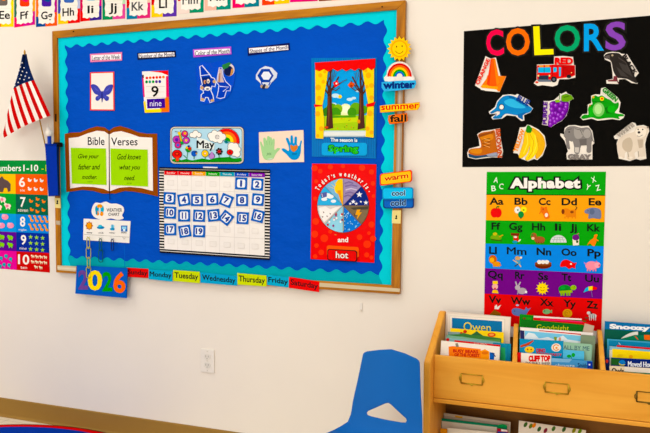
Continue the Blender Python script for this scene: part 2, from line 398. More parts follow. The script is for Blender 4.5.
# ---- crayon cutout and hexagon balloon
root = thing('crayon_cutout', 'clear laminated cutout of a white-outlined blue crayon figure holding fruit, beside the purple strip', 'cutout', wp(216, 103, BY))
a = Art(BY, coat=.6).tf(185, 38, 5.417)
film = mat('1450BE', .12, 'paper', 0, .8)
a.slab(film, crv([(60, 165), (95, 130), (140, 135), (185, 125), (240, 128), (270, 180), (262, 260), (225, 325), (150, 352), (88, 350), (66, 260)], 4), .0004); a.build('film', root)
a = Art(BY-.0006, rough=.3).tf(185, 38, 5.417); W_ = 'D6DCEC'; D_ = '0E2C78'
oc = [(80, 156), (92, 148), (134, 198), (144, 214), (158, 218), (168, 240), (162, 264), (146, 260), (140, 285), (152, 312), (156, 342), (136, 350), (124, 322), (112, 322), (102, 343), (86, 340), (88, 306), (100, 298), (98, 284), (84, 278), (86, 258), (94, 252), (84, 204)]
a.poly('0C40AC', oc); a.line(W_, oc, 5, True); a.line(W_, [(84, 204), (134, 198)], 4); a.poly('122A70', [(90, 214), (134, 208), (142, 260), (100, 268)]); a.line(W_, [(98, 284), (140, 272)], 3)
a.ell('C9936A', 108, 238, 7, 11); a.ell('E8DCD0', 126, 234, 8, 12); a.ell('10163A', 110, 239, 3, 6); a.ell('10163A', 125, 236, 3, 6); a.ell('E8E4E0', 122, 274, 18, 11); a.ell('16306A', 122, 276, 9, 4)
a.ell('C7A27A', 92, 270, 9, 9); a.ell('C7A27A', 158, 236, 8, 9); a.ell('C7A27A', 94, 332, 9, 8); a.ell('C7A27A', 148, 338, 10, 7)
a.build('crayon', root)
a = Art(BY-.0006, rough=.3).tf(185, 38, 5.417)
oc = [(186, 160), (200, 160), (206, 205), (220, 235), (248, 262), (244, 286), (224, 286), (214, 322), (190, 328), (172, 323), (180, 288), (184, 256), (172, 240), (178, 200)]
a.poly('0C40AC', oc); a.line(W_, oc, 4, True); a.poly('C8B4B4', [(184, 168), (198, 168), (204, 215), (212, 240), (176, 240)]); a.poly('A77A66', [(186, 190), (192, 190), (190, 238), (180, 240)]); a.line(W_, [(188, 262), (236, 266), (206, 290)], 4)
a.ell('CFC6CC', 238, 172, 30, 35); a.ell('141C44', 236, 178, 26, 28); a.poly('3A7A48', [(200, 146), (240, 130), (250, 138), (232, 160), (206, 172)]); a.poly('C08A5A', [(252, 166), (262, 168), (256, 200), (244, 205)])
a.build('fruit', root)
root = thing('hexagon_cutout', 'small white hexagon balloon cutout under the Shapes of the Month strip', 'cutout', wp(266, 88, BY))
a = Art(BY, rough=.3).tf(185, 38, 5.417); a.slab('D2D8E4', [(384, 200), (404, 168), (434, 152), (470, 160), (500, 190), (496, 214), (466, 244), (450, 270), (420, 272), (408, 244), (384, 222)], .0006)
a.ell('10409A', 436, 204, 44, 42, n=6); a.ell('E2E6EE', 440, 204, 28, 25, n=6); a.poly('1450B0', [(410, 236), (418, 240), (424, 262), (416, 262)]); a.poly('1450B0', [(466, 236), (458, 240), (450, 256), (456, 258)]); a.build('hexagon', root)
a = Art(BY-.001, rough=.4).tf(185, 38, 5.417)
for x, yy, c in ((416, 262, 'B59A80'), (430, 258, '2A3A6A'), (443, 264, 'C6B49A'), (425, 268, '2A2A3A')): a.ell(c, x, yy, 8, 9)
a.build('basket', root)

# ---- open book of Bible verses
root = thing('bible_verses_cutout', 'brown and white paper cutout of an open book headed Bible Verses', 'cutout', wp(110, 195, BY))
a = Art(BY).tf(60, 120, 5.41)
a.slab('8A4A18', [(25, 75), (60, 68), (110, 66), (160, 45), (200, 34), (240, 40), (266, 58), (290, 40), (325, 32), (370, 45), (420, 66), (470, 74), (525, 74), (530, 414), (470, 400), (400, 388), (350, 384), (300, 398), (268, 398), (230, 398), (180, 384), (120, 378), (70, 386), (34, 390)], .0012)
a.build('cover', root)
a = Art(BY-.0014).tf(60, 120, 5.41)
a.slab('F0EAE4', [(47, 98), (100, 92), (150, 72), (200, 58), (240, 62), (264, 78), (264, 385), (235, 372), (180, 362), (120, 360), (55, 370)], .0005); a.build('page', root)
a = Art(BY-.0014).tf(60, 120, 5.41); a.slab('F0EAE4', [(268, 78), (290, 66), (330, 60), (380, 74), (430, 92), (499, 96), (503, 384), (440, 368), (380, 362), (320, 366), (270, 385)], .0005); a.build('page', root)
a = Art(BY-.0022).tf(60, 120, 5.41); a.line('1A1410', [(265, 60), (266, 220), (268, 396)], 4); a.line('14204A', [(268, 396), (269, 432)], 3); a.build('centre_fold', root)
a = Art(BY-.0022).tf(60, 120, 5.41); a.slab('F6F2EE', [(148, 92), (244, 90), (244, 137), (148, 138)], .0003); a.text('141414', 'Bible', 150, 92, 241, 136, bold=.012); a.slab('F6F2EE', [(274, 92), (424, 92), (424, 140), (274, 140)], .0003); a.text('141414', 'Verses', 276, 95, 420, 138, bold=.012); a.build('heading', root)
for q, lines, sh, lab in (([(58, 150), (248, 154), (252, 352), (64, 344)], [('Give your', 98, 184, 210, 215), ('father and', 98, 238, 218, 268), ('mother.', 118, 296, 200, 320)], .35, 'lime green note reading Give your father and mother on the left page'),
                          ([(272, 154), (474, 160), (476, 360), (276, 352)], [('God knows', 310, 184, 438, 214), ('what you', 322, 242, 434, 276), ('need.', 346, 300, 404, 326)], .35, 'lime green note reading God knows what you need on the right page')):
    a = Art(BY-.0030).tf(60, 120, 5.41); a.slab('A4D414', q, .0003)
    for t, x0, y0, x1, y1 in lines: a.text('142208', t, x0, y0, x1, y1, shear=sh, bold=.012)
    a.text('4A6A1E', 'verse', q[3][0]+84, q[3][1]-12, q[3][0]+112, q[3][1]-7)
    single(a, 'verse_note', lab, 'note', 'lime green verse notes')
# ---- May card
root = thing('month_card', 'rounded laminated card with flowers, rainbow and the word May', 'card', wp(207, 164, BY))
a = Art(BY, coat=.5).tf(165, 120, 8.125)
a.slab('2A3A5A', rrect(40, 52, 642, 358, 36), .0008); a.poly('CFC7B8', rrect(44, 56, 638, 354, 34)); a.poly('3A3A3A', rrect(53, 65, 628, 345, 28)); a.poly('B4D6E6', rrect(57, 69, 624, 341, 26))
a.poly('2E8A2C', [(60, 318), (100, 310), (130, 326), (170, 316), (220, 328), (300, 312), (360, 322), (420, 306), (520, 300), (560, 312), (620, 306), (622, 330), (600, 341), (80, 341), (60, 330)])
a.build('card', root)
a = Art(BY-.0012, coat=.5).tf(165, 120, 8.125); K = '1E1E22'
for i, c in enumerate(('D82A2A', 'EE7A1E', 'F4D81E', '3A9A3A', '1E8AA0')): a.arc(c, 500, 172, 100-24*i-24, 104-24*i, -12, 158, 16, .98)
a.arc(K, 500, 172, 104, 107, -12, 158, 16)
a.build('rainbow', root)
a = Art(BY-.0018, coat=.5).tf(165, 120, 8.125)
def cloud(cs, e=4):
    global a
    a = Art(BY-.0018, coat=.5).tf(165, 120, 8.125)
    for x, yy, r in cs: a.ell('5A5A60', x, yy, r+e, r+e)
    for x, yy, r in cs: a.ell('F2EEE8', x, yy, r)
cloud([(218, 122, 18), (248, 108, 22), (276, 122, 18), (240, 128, 16)]); a.build('cloud', root)
cloud([(372, 128, 24), (402, 108, 24), (440, 118, 26), (468, 138, 26), (446, 166, 22), (410, 152, 28), (380, 150, 20)]); a.arc('6A6A70', 424, 138, 14, 18, 0, 340); a.arc('6A6A70', 424, 138, 6, 9, 0, 340); a.build('cloud', root)
cloud([(540, 212, 28), (572, 214, 26), (592, 240, 22), (586, 276, 24), (560, 262, 30), (530, 240, 20)])
a.build('cloud', root)
a = Art(BY-.0024, coat=.5).tf(165, 120, 8.125)
for x, yy, r in ((95, 160, 30), (172, 165, 26), (105, 204, 24), (160, 112, 24)): a.ell(K, x, yy, r+4); a.ell('B44AA8' if r != 24 else 'C23A7A', x, yy, r)
a.ell('5A2A9A', 95, 160, 14); a.ell('E0A82A', 162, 108, 12); a.ell('F0C23A', 172, 165, 10); a.ell('4A5AC8', 105, 204, 12)
a.poly(K, [(108, 112), (124, 104), (152, 196), (128, 204)]); a.poly('D9B23A', [(112, 116), (124, 110), (146, 190), (132, 198)]); a.ell('3AA050', 136, 184, 12); a.ell('E6C24A', 116, 108, 14); a.line(K, [(110, 98), (80, 94)], 4); a.line(K, [(124, 96), (132, 80)], 4)
a.build('butterfly', root)
def flower(name='flower'):
    global a
    a = Art(BY-.0024, coat=.5).tf(165, 120, 8.125)
G_ = '2A7A2A'
flower(); a.ell(K, 98, 278, 42, 38); a.ell('D63420', 98, 278, 37, 33); a.ell('8A1A14', 98, 274, 20, 14); a.ell('E0503A', 98, 274, 12, 8); a.rect('E4502A', 88, 300, 112, 334); a.build('mushroom', root)
flower(); a.line(G_, [(185, 240), (178, 318)], 5); a.line(G_, [(150, 285), (178, 312)], 5); a.ell('2A8A3A', 190, 236, 26); a.ell('C8281E', 200, 232, 14); a.ell('E6C42A', 176, 224, 10); a.ell('1E3E8A', 192, 214, 10); a.build('flower', root)
flower(); a.line(G_, [(236, 290), (236, 318)], 6); a.ell('2A5AB4', 236, 272, 24); a.ell('1E3A7A', 250, 262, 12); a.ell('D8B43A', 256, 272, 7); a.build('bluebird', root)
flower(); a.line(G_, [(326, 290), (326, 320)], 6); a.ell(K, 325, 272, 30); a.ell('F0CC2A', 325, 272, 26); a.ell('E0903A', 325, 272, 13); a.ell('E6E2D6', 325, 272, 7); a.build('flower', root)
flower(); a.ell(K, 380, 292, 26, 24); a.ell('B48AC8', 380, 294, 22, 20); a.ell('B48AC8', 380, 270, 10, 12); a.build('flower', root)
flower(); a.line(G_, [(440, 270), (438, 318)], 6)
for k in range(7): a.ell('1E1E1E', 440+20*math.cos(k*.9), 256+22*math.sin(k*.9), 9)
a.ell('B4281E', 440, 256, 13); a.build('flower', root)
flower(); a.line(G_, [(528, 280), (526, 310)], 6); a.ell(K, 528, 262, 28, 24); a.ell('D8281E', 528, 262, 23, 20); a.ell('8A1A1A', 528, 262, 9); a.build('flower', root)
a = Art(BY-.003, coat=.4).tf(165, 120, 8.125); a.slab('E2EAE8', [(258, 140), (330, 158), (404, 196), (398, 240), (262, 236)], .0003); a.text('16161A', 'May', 258, 166, 400, 250, bold=.025); a.build('word', root)
# ---- pocket calendar
BYc = BY
root = thing('pocket_calendar', 'white monthly pocket calendar with black striped edges holding number cards', 'calendar', wp(215, 256, BYc))
a = Art(BYc).tf(155, 162, 4.333)
TL, TR, BR, BL = (18, 22), (498, 32), (497, 425), (20, 393)
def cq(u, v): return ((TL[0]*(1-u)+TR[0]*u)*(1-v)+(BL[0]*(1-u)+BR[0]*u)*v, (TL[1]*(1-u)+TR[1]*u)*(1-v)+(BL[1]*(1-u)+BR[1]*u)*v)
def cr_(c, u0, v0, u1, v1): a.poly(c, [cq(u0, v0), cq(u1, v0), cq(u1, v1), cq(u0, v1)])
a.slab('0A0A0C', [TL, TR, BR, BL], .0008)
for i in range(30):
    for u in ((.0, .042), (.955, 1.)): cr_('E8E4DE', u[0], (i+.3)/30, u[1], (i+.72)/30)
cr_('16161A', 0, 0, 1, .043); cr_('B8B4B0', .004, .018, .996, .024); cr_('16161A', 0, .955, 1, 1); cr_('D8D4D0', .004, .972, .996, .980)
chart = a.build('chart', root)
a = Art(BYc-.003).tf(155, 162, 4.333)
cr_('EEEAE6', .043, .045, .953, .955)
for u in (.165, .29, .415, .545, .68, .817): cr_('D6D1CC', u-.0015, .09, u+.0015, .955)
for v in (.26, .435, .6, .77): cr_('D2CDC8', .043, v-.002, .953, v+.002)
for r in range(5):
    for c in range(7):
        u = (.043+.165)/2+c*.127; v = .18+r*.17
        if (r == 0 and c < 5) or (r == 3 and c > 2) or r == 4:
            cr_('E0DBD6', u-.03, v-.03, u+.03, v+.03); cr_('EAE6E2', u-.026, v-.025, u+.026, v+.025)
a.build('pockets', chart)
a = Art(BYc-.0055).tf(155, 162, 4.333)
us = (.043, .17, .297, .42, .548, .68, .81, .955)
for k, (c, w) in enumerate((('D6283A', 'Sunday'), ('D8263A', 'Monday'), ('E8A81E', 'Tuesday'), ('2FA03A', 'Wednesday'), ('1E9AB0', 'Thursday'), ('1E50B4', 'Friday'), ('7A2AA0', 'Saturday'))):
    cr_(c, us[k]+.002, .043, us[k+1]-.002, .088); p = cq(us[k]+.025, .055); q = cq(us[k+1]-.025, .078); a.text('F0ECE6', w, p[0], p[1], q[0], q[1])
a.build('header_band', chart)
a = Art(BYc-.002); a.slab('D8DCE4', [(203, 166.6), (217.5, 166.9), (217.5, 168.4), (203, 168)], .0006); a.build('clip', root)
cards = [(1, 373, 93, 2), (2, 443, 97, 4), (3, 63, 157, 3), (4, 125, 164, -9), (5, 182, 165, 0), (6, 248, 162, -2), (7, 309, 167, 22), (8, 377, 165, 0), (9, 446, 163, 5), (10, 65, 219, 3), (11, 126, 232, 0), (12, 191, 233, 3), (13, 254, 231, -6), (14, 308, 242, 38), (15, 380, 243, 3), (16, 446, 234, 14), (17, 66, 292, 0), (18, 129, 300, -9), (19, 191, 300, 2)]
num = 'one two three four five six seven eight nine ten eleven twelve thirteen fourteen fifteen sixteen seventeen eighteen nineteen'.split()
for n, x, y_, r in cards:
    a = Art(BYc-.0052-.0004*(n % 3), rough=.4).tf(155, 162, 4.333); h = 26
    R_ = math.radians(r)
    def rot(pts): return [(x+px*math.cos(R_)-py*math.sin(R_), y_+px*math.sin(R_)+py*math.cos(R_)) for px, py in pts]
    a.slab('1462B6', rot([(-h, -h), (h, -h), (h, h), (-h, h)]), .0006)
    a.poly('EDF1F6', rot([(p[0], p[1]) for p in rrect(-17.5, -17.5, 17.5, 17.5, 7)]))
    s = str(n); w = 4.5 if n == 1 else (10 if n < 10 else (10 if n == 11 else 15))
    v0 = -13
    a.text('123E8C', s, x-w, y_-14, x+w, y_+14, bold=.045, rot=r)
    tag(a.build('number_card'), 'blue-bordered square number card reading %d in the calendar pocket%s' % (n, {14: ', tilted far over', 7: ', tilted'}.get(n, '')), 'card', 'number cards in the pocket calendar')
# ---- handprints
root = thing('handprint_sheet', 'cream sheet with a green and a blue paper hand pinned right of the May card', 'artwork', wp(282, 163, BY))
a = Art(BY).tf(250, 125, 9.615); a.slab('ECD8C8', [(85, 70), (514, 48), (520, 356), (90, 364)], .0006); a.build('sheet', root)
a = Art(BY-.001).tf(250, 125, 9.615)
a.slab('A6CC9A', crv([(96, 165), (108, 162), (120, 190), (132, 208), (130, 170), (128, 130), (142, 122), (152, 135), (160, 150), (166, 112), (180, 106), (192, 118), (200, 118), (210, 126), (214, 145), (224, 130), (236, 138), (236, 175), (232, 215), (238, 240), (262, 222), (286, 222), (284, 238), (262, 258), (240, 292), (222, 326), (190, 338), (150, 334), (126, 310), (112, 260), (104, 210)], 3), .0006)
for x, y0, x2, y1 in ((160, 150, 164, 190), (188, 150, 188, 190), (212, 160, 208, 195)): a.line('7AAE70', [(x, y0), (x2, y1)], 2.5)
a.text('4A7A50', 'yes', 158, 268, 204, 298, shear=.3); a.poly('C4D8C0', [(160, 328), (200, 318), (220, 316), (216, 330), (190, 336)]); a.build('green_hand', root)
a = Art(BY-.001).tf(250, 125, 9.615)
a.slab('1092CE', crv([(304, 232), (322, 224), (348, 236), (368, 250), (376, 230), (366, 190), (346, 140), (350, 124), (366, 126), (378, 150), (388, 178), (390, 110), (402, 98), (412, 112), (416, 170), (424, 172), (428, 122), (440, 110), (452, 122), (450, 175), (458, 200), (474, 196), (484, 156), (496, 148), (498, 165), (490, 205), (488, 260), (468, 316), (430, 336), (390, 324), (350, 280), (318, 254)], 3), .0006); bh = a.build('blue_hand', root)
a = Art(BY-.0022).tf(250, 125, 9.615); a.slab('D0804E', crv([(386, 198), (398, 192), (420, 204), (442, 192), (458, 204), (452, 232), (420, 258), (394, 236)], 3), .0004); a.text('0A5A8A', 'cool', 405, 264, 450, 286, shear=.2); a.build('heart', bh)
# ---- season poster
root = thing('season_poster', 'season poster of a spring park seen through yellow curtains', 'poster', wp(344, 158, BY))
a = Art(BY, coat=.3).tf(305, 55, 3.94)
a.slab('1A76B8', [(25, 12), (284, 10), (280, 408), (27, 400)], .0006)
for x in range(34, 280, 9): a.poly('1668A8', [(x, 14), (x+2.2, 14), (x+2.2, 402), (x, 402)])
a.build('sheet', root)
a = Art(BY-.002, coat=.3).tf(305, 55, 3.94)
a.poly('3E9EDC', [(70, 45), (245, 40), (246, 300), (68, 300)])
for x, y_, r in ((120, 160, 12), (134, 164, 9), (176, 175, 9), (192, 170, 7), (112, 195, 10), (210, 140, 9)): a.ell('C6E2EE', x, y_, r*1.3, r*.7)
a.ell('F2CC30', 138, 164, 7); a.ell('EAF0C0', 160, 218, 26, 26); a.ell('FAF8D8', 160, 214, 14)
for x, y_, r, c in ((105, 215, 24, '6A9E3A'), (130, 212, 18, '82B046'), (200, 212, 24, '6EA63C'), (185, 226, 18, '4E8E34'), (120, 230, 22, '4E9036'), (232, 215, 16, '5A9A3A'), (86, 225, 18, '3E7A30')): a.ell(c, x, y_, r, r*1.05)
a.poly('A6C83A', [(68, 242), (120, 236), (200, 238), (246, 236), (246, 300), (68, 300)]); a.poly('BED24A', [(110, 248), (200, 244), (236, 262), (110, 270)]); a.poly('5E9C30', [(90, 236), (150, 240), (200, 236), (200, 246), (100, 248)])
random.seed(3)
for i in range(12): a.ell(random.choice(('E0682A', '6A8A1E', 'D8A81E')), random.uniform(110, 225), random.uniform(250, 290), 2.5, 2, n=6)
a.rect('C8D6DA', 68, 298, 246, 303); a.rect('E0E4E2', 68, 303, 246, 322); a.rect('A8BCC4', 68, 318, 246, 323)
park = a.build('park_scene', root)
a = Art(BY-.0036, coat=.3).tf(305, 55, 3.94); T1 = '4A2A20'
for X, lean in ((97, 1), (222, -1)):
    a = Art(BY-.0036, coat=.3).tf(305, 55, 3.94)
    a.poly(T1, [(X-8, 130), (X+7, 130), (X+9, 200), (X+14, 288), (X-15, 294), (X-9, 200)]); a.poly('6E4430', [(X-5, 150), (X-1, 150), (X, 230), (X-6, 284)])
    for pts, w in (([(0, 140), (-14, 100), (-22, 60)], 5), ([(0, 150), (4, 100), (2, 55)], 5), ([(2, 150), (20, 115), (36, 85)], 4), ([(12, 125), (34, 118), (46, 108)], 2.5), ([(-8, 112), (2, 80), (10, 55)], 2.5), ([(-2, 160), (-18, 135), (-24, 118)], 4), ([(3, 130), (24, 140), (40, 128)], 2.5), ([(-16, 90), (-24, 78), (-26, 60)], 2)):
        a.line(T1, [(X+lean*p[0], p[1]) for p in pts], w*1.5)
    for q_ in range(9): a.line(T1, [(X-20+5*q_, 108-2*(q_ % 3)*5), (X-26+6.5*q_, 70-3*(q_ % 4))], 1.6)
    if lean > 0: a.line(T1, [(100, 140), (135, 112), (165, 96)], 2.5)
    else: a.line(T1, [(218, 150), (190, 115), (180, 100)], 3)
    a.build('tree', park)
NB_ = lambda: Art(BY-.0046, coat=.3).tf(305, 55, 3.94)
a = NB_(); a.poly('D83428', [(110, 108), (128, 100), (134, 118), (118, 128)]); a.ell('F2E6DC', 124, 112, 4); a.build('bird', park); a = NB_(); a.poly('D05A2A', [(168, 118), (180, 106), (196, 112), (190, 126), (176, 128)]); a.ell('8A3A1E', 182, 122, 5); a.build('bird', park); a = NB_(); a.ell('C8502A', 84, 285, 8, 5); a.build('squirrel', park); a = NB_(); a.ell('D8902A', 212, 262, 6, 8); a.build('rabbit', park)
for pts, dots in (([(40, 58), (92, 48), (84, 110), (74, 170), (68, 200), (76, 260), (72, 330), (42, 328)], ((60, 80, 8), (52, 128, 11), (72, 105, 7), (56, 170, 9), (50, 232, 10), (64, 290, 9), (50, 318, 6), (78, 66, 6))),
                  ([(224, 50), (272, 42), (270, 326), (238, 322), (242, 250), (248, 190), (236, 120)], ((250, 80, 11), (262, 120, 9), (244, 125, 7), (262, 168, 9), (256, 230, 11), (246, 290, 8), (262, 305, 8), (240, 62, 6)))):
    a = Art(BY-.0054, coat=.3).tf(305, 55, 3.94); a.slab('F4D01E', pts, .0004)
    for x, y_, r in dots: a.ell('EDB21C', x, y_, r, r*1.05)
    cx = 52 if pts[0][0] < 100 else 257; a.poly('D8281E', [(cx-16, 194), (cx+20 if cx > 100 else cx+18, 184 if cx > 100 else 198), (cx+14, 202), (cx-14, 205)])
    a.build('curtain', root)
a = Art(BY-.006, coat=.3).tf(305, 55, 3.94); a.slab('DC2420', [(39, 30), (277, 14), (276, 50), (262, 60), (248, 50), (230, 62), (212, 52), (196, 62), (180, 54), (162, 64), (146, 54), (128, 64), (110, 54), (92, 66), (74, 56), (56, 64), (40, 58)], .0005); a.build('valance', root)
a = Art(BY-.003, coat=.3).tf(305, 55, 3.94); a.text('EAF2F6', 'The season is', 100, 326, 206, 341, sl=.02, bold=.03, out='104A86', ow=.05); a.build('caption', root)
a = Art(BY-.004, coat=.3).tf(305, 55, 3.94); a.slab('4AA4DA', rrect(66, 346, 244, 396, 10), .0008); a.text('4CB828', 'Spring', 92, 354, 210, 390, bold=.045, out='0E3A1A', ow=.06); single(a, 'season_word_card', 'light blue word card reading Spring in green at the foot of the season poster', 'card')
# ---- weather poster
root = thing('weather_poster', 'red dotted poster reading Today\'s weather is with a weather wheel', 'poster', wp(343, 262, BY))
a = Art(BY, coat=.3).tf(305, 158, 3.94)
a.slab('DE2A14', [(28, 22), (281, 25), (273, 413), (22, 398)], .0006)
for x, y_, r in ((38, 40, 12), (60, 52, 9), (100, 35, 10), (150, 32, 8), (225, 38, 12), (262, 55, 10), (44, 92, 8), (268, 100, 9), (40, 160, 8), (270, 150, 7), (42, 250, 13), (38, 300, 14), (76, 316, 15), (45, 345, 9), (64, 372, 11), (262, 262, 12), (215, 312, 11), (245, 340, 15), (243, 382, 10), (268, 318, 12), (252, 296, 7), (100, 290, 8), (40, 388, 9), (262, 392, 8)): a.ell('EE5028', x, y_, r)
a.build('sheet', root)
a = Art(BY-.0016, coat=.3).tf(305, 158, 3.94); cx, cy, rx, ry = 150, 187, 103, 108
a.slab('5A2A1A', [(cx+rx*math.cos(t/24*2*PI*1.), cy-ry*math.sin(t/24*2*PI)) for t in range(24)], .0006)
secs = [(0, 45, '1A2A78'), (45, 90, '9C8EB4'), (90, 135, '86B8DC'), (135, 180, '58B0E0'), (180, 225, 'D8D4D2'), (225, 270, '9CD0E4'), (270, 315, '1A78CC'), (315, 360, '7A6A54')]
for a0, a1, c in secs: a.ell(c, cx, cy, rx-2, ry-2, a0, a1, 8)
# sun
a.poly('F0C828', [(cx, cy), (120, 98), (132, 84), (148, 82), (150, 120)])
for t in (95, 103, 112, 121, 130): a.poly('F2CC24', [(cx-20, cy-60), (cx-8, cy-60), (cx+96*math.cos(math.radians(t)), cy-100*math.sin(math.radians(t)))])
a.ell('F2CC24', 132, 122, 16, 20); a.poly('EDC41E', [(138, 120), (150, 120), (150, cy), (146, cy)]); a.poly('E8A020', [(126, 130), (140, 126), (148, 176), (143, 178)])
# clouds, wind
for x, y_, r in ((88, 148, 12), (100, 152, 10), (76, 162, 9), (112, 170, 8)): a.ell('EAF2F6', x, y_, r*1.3, r*.8)
a.poly('5A62A0', [(60, 138), (86, 134), (86, 152), (68, 158), (62, 150)]); a.line('F0F0F4', [(66, 140), (70, 154)], 2)
for y_, x0, x1 in ((100, 156, 190), (112, 158, 206), (126, 160, 204), (140, 158, 196), (152, 154, 184)): a.line('C8BED4' if y_ % 4 else '7E6E9A', [(x0, y_), ((x0+x1)/2, y_-6), (x1, y_)], 5)
def star(x, y_, r, c='F0F0F6'): a.poly(c, [(x+(r if k % 2 == 0 else r*.42)*math.sin(k*PI/5), y_-(r if k % 2 == 0 else r*.42)*math.cos(k*PI/5)) for k in range(10)])
for x, y_, r in ((214, 144, 13), (190, 172, 10), (202, 180, 7), (240, 176, 10), (220, 172, 5), (178, 180, 6)): star(x, y_, r)
a.poly('E8A81E', [(206, 200), (220, 200), (214, 214), (224, 214), (204, 242), (208, 224), (198, 224)]); a.poly('4A4438', [(178, 196), (250, 190), (248, 202), (190, 204)]); a.poly('5A5040', [(190, 214), (200, 226), (196, 232)])
random.seed(5)
for i in range(26):
    t = math.radians(random.uniform(275, 312)); r = random.uniform(.25, .95); a.ell('A8DCF4', cx+rx*r*math.cos(t), cy-ry*r*math.sin(t), 1.8, 2.6, n=6)
for i in range(12):
    t = math.radians(random.uniform(228, 268)); r = random.uniform(.3, .93); a.ell(random.choice(('B82A3A', 'C8503A', 'F4F4F4', '8A2A6A')), cx+rx*r*math.cos(t), cy-ry*r*math.sin(t), 4, 5, n=7)
a.line('D8D27A', [(cx, cy), (cx+1, cy+100)], 2.5)
a.poly('F2EEEC', [(56, 196), (80, 190), (100, 202), (120, 194), (140, 192), (100, 232), (76, 254), (58, 222)])
for p in ((70, 210), (84, 226), (66, 228), (96, 216)): a.poly('6A625E', [p, (p[0]+7, p[1]+3), (p[0]+3, p[1]+8)])
for a0 in range(0, 360, 45):
    t = math.radians(a0); a.line('6A4A3A', [(cx, cy), (cx+rx*.98*math.cos(t), cy-ry*.98*math.sin(t))], 1)
a.build('weather_wheel', root)
a = Art(BY-.003, coat=.3).tf(305, 158, 3.94)
s = "Today's weather is"
wd = {'T': 1.1, 'w': 1.35, 'm': 1.4, "'": .5, ' ': .6, 'i': .5, 't': .75, 'r': .8, 's': .85}
tot = sum(wd.get(c, 1) for c in s); acc = 0
for c in s:
    w = wd.get(c, 1); t = math.radians(152-(acc+w/2)/tot*120); acc += w
    if c == ' ': continue
    R1x, R1y = 117, 121; x = cx+R1x*math.cos(t)-2; y_ = cy-R1y*math.sin(t)
    hh = 9.5 if c in "Tdhtkl" else 6.5; ww = 4.2*w
    if c == "'": hh = 3; y_ -= 6; ww = 1.5
    if c == 'i': hh = 9; ww = 1.7
    if c == 'y': hh = 8.5
    if hh > 8: y_ -= 2
    a.text('F6EEE8', c, x-ww, y_-hh, x+ww, y_+hh, bold=.03, rot=90-math.degrees(t), out='A82010', ow=.02)
a.text('F6EEE8', '.', 251, 130, 255, 134)
a.build('title', root)
a = Art(BY-.003, coat=.3).tf(305, 158, 3.94)
a.text('F4ECE6', 'and', 129, 312, 170, 332, bold=.03); a.line('C8A060', [(116, 302), (124, 303)], 2); a.line('8A3A1A', [(124, 296), (176, 298)], 1.2)
a.build('caption', root)
a = Art(BY-.003, coat=.3).tf(305, 158, 3.94); a.slab('F06A34', rrect(86, 344, 212, 385, 8, .06), .0006); a.build('card_pocket', root)
a = Art(BY-.006, coat=.4).tf(305, 158, 3.94)
a.slab('1A1010', rrect(88, 358, 205, 403, 9, .06), .002); a.poly('D8201A', rrect(91, 361, 202, 400, 8, .06)); a.poly('E2382A', [(96, 362), (106, 362), (106, 400), (96, 399)]); a.poly('E2382A', [(168, 368), (176, 368), (176, 405), (168, 404)]); a.text('F4E4DE', 'hot', 121, 368, 170, 394, sl=.05, bold=.02, out='5A0E0A', ow=.05)
single(a, 'weather_word_card', 'red word card reading hot at the foot of the weather poster', 'card')
# ---- weather chart cloud, card with hooks, chains
a = Art(BY).tf(60, 195, 3.935)
a.slab('EFEBE6', crv([(128, 46), (140, 30), (160, 32), (180, 26), (200, 34), (222, 34), (246, 44), (252, 62), (244, 80), (250, 92), (226, 98), (200, 92), (176, 98), (150, 94), (132, 84), (124, 66)], 3), .0008)
a.ell('2E9AC0', 146, 56, 8, 15); a.ell('3AAAC8', 166, 56, 7, 15); a.ell('E8A030', 156, 44, 11, 8); a.ell('E69A2A', 148, 72, 7, 9); a.ell('E69A2A', 164, 74, 7, 9); a.ell('C8DCE4', 156, 62, 4, 14); a.ell('2E8AA8', 144, 70, 4, 8)
a.text('1C1C1E', 'WEATHER', 183, 52, 244, 66, bold=.01); a.text('1C1C1E', 'CHART', 190, 70, 234, 82, bold=.01)
single(a, 'weather_chart_heading', 'white cloud-shaped heading reading Weather Chart with a small blue and orange figure', 'sign')
root = thing('weather_card', 'white card with four small weather pictures and metal hooks', 'card', wp(107, 243, BY))
a = Art(BY-.001).tf(60, 195, 3.935); a.slab('EFECE6', [(93, 93), (277, 103), (272, 189), (91, 177)], .003)
for k in range(8): a.poly('E08A1E', [(115+12*math.cos(k*PI/4+.3), 121+15*math.sin(k*PI/4+.3)), (115+12*math.cos(k*PI/4-.3), 121+15*math.sin(k*PI/4-.3)), (115+16*math.cos(k*PI/4), 121+19*math.sin(k*PI/4))])
a.ell('5A3A1E', 115, 121, 12, 14); a.ell('F0A024', 115, 121, 10, 12); a.ell('2E86B8', 160, 128, 15, 6); a.ell('5ABAD8', 158, 122, 8, 5); a.ell('8ACAE4', 207, 124, 7, 8); a.ell('3A9AC8', 206, 134, 10, 5); a.line('2A6A9A', [(204, 116), (212, 140)], 2)
a.rect('1E6AB4', 240, 120, 265, 144); a.rect('9ACAE4', 244, 124, 261, 134); a.rect('DCECF4', 248, 134, 257, 142)
for t, x in (('sunny', 105), ('windy', 150), ('rainy', 194), ('snowy', 240)): a.text('1E1E20', t, x, 146, x+22, 152, sl=.04, bold=.02)
a.line('8A8680', [(94, 155), (272, 166)], 1)
a.build('card', root)
def hook(x, y_):
    p = [wp(x-1.6, y_-2.6, BY-.0045), wp(x-.4, y_-1.4, BY-.012), wp(x, y_, BY-.014), wp(x+.8, y_-1, BY-.012), wp(x+1.4, y_-2.4, BY-.0045)]
    MB().tube(p, .0009, mat('B8B4AC', .3, 'metal', 1.), 6).build('hook', root)
HK = [(88.5, 238.8), (100.3, 239.8), (112.3, 240.3), (124, 239.6)]
for h in HK: hook(*h)
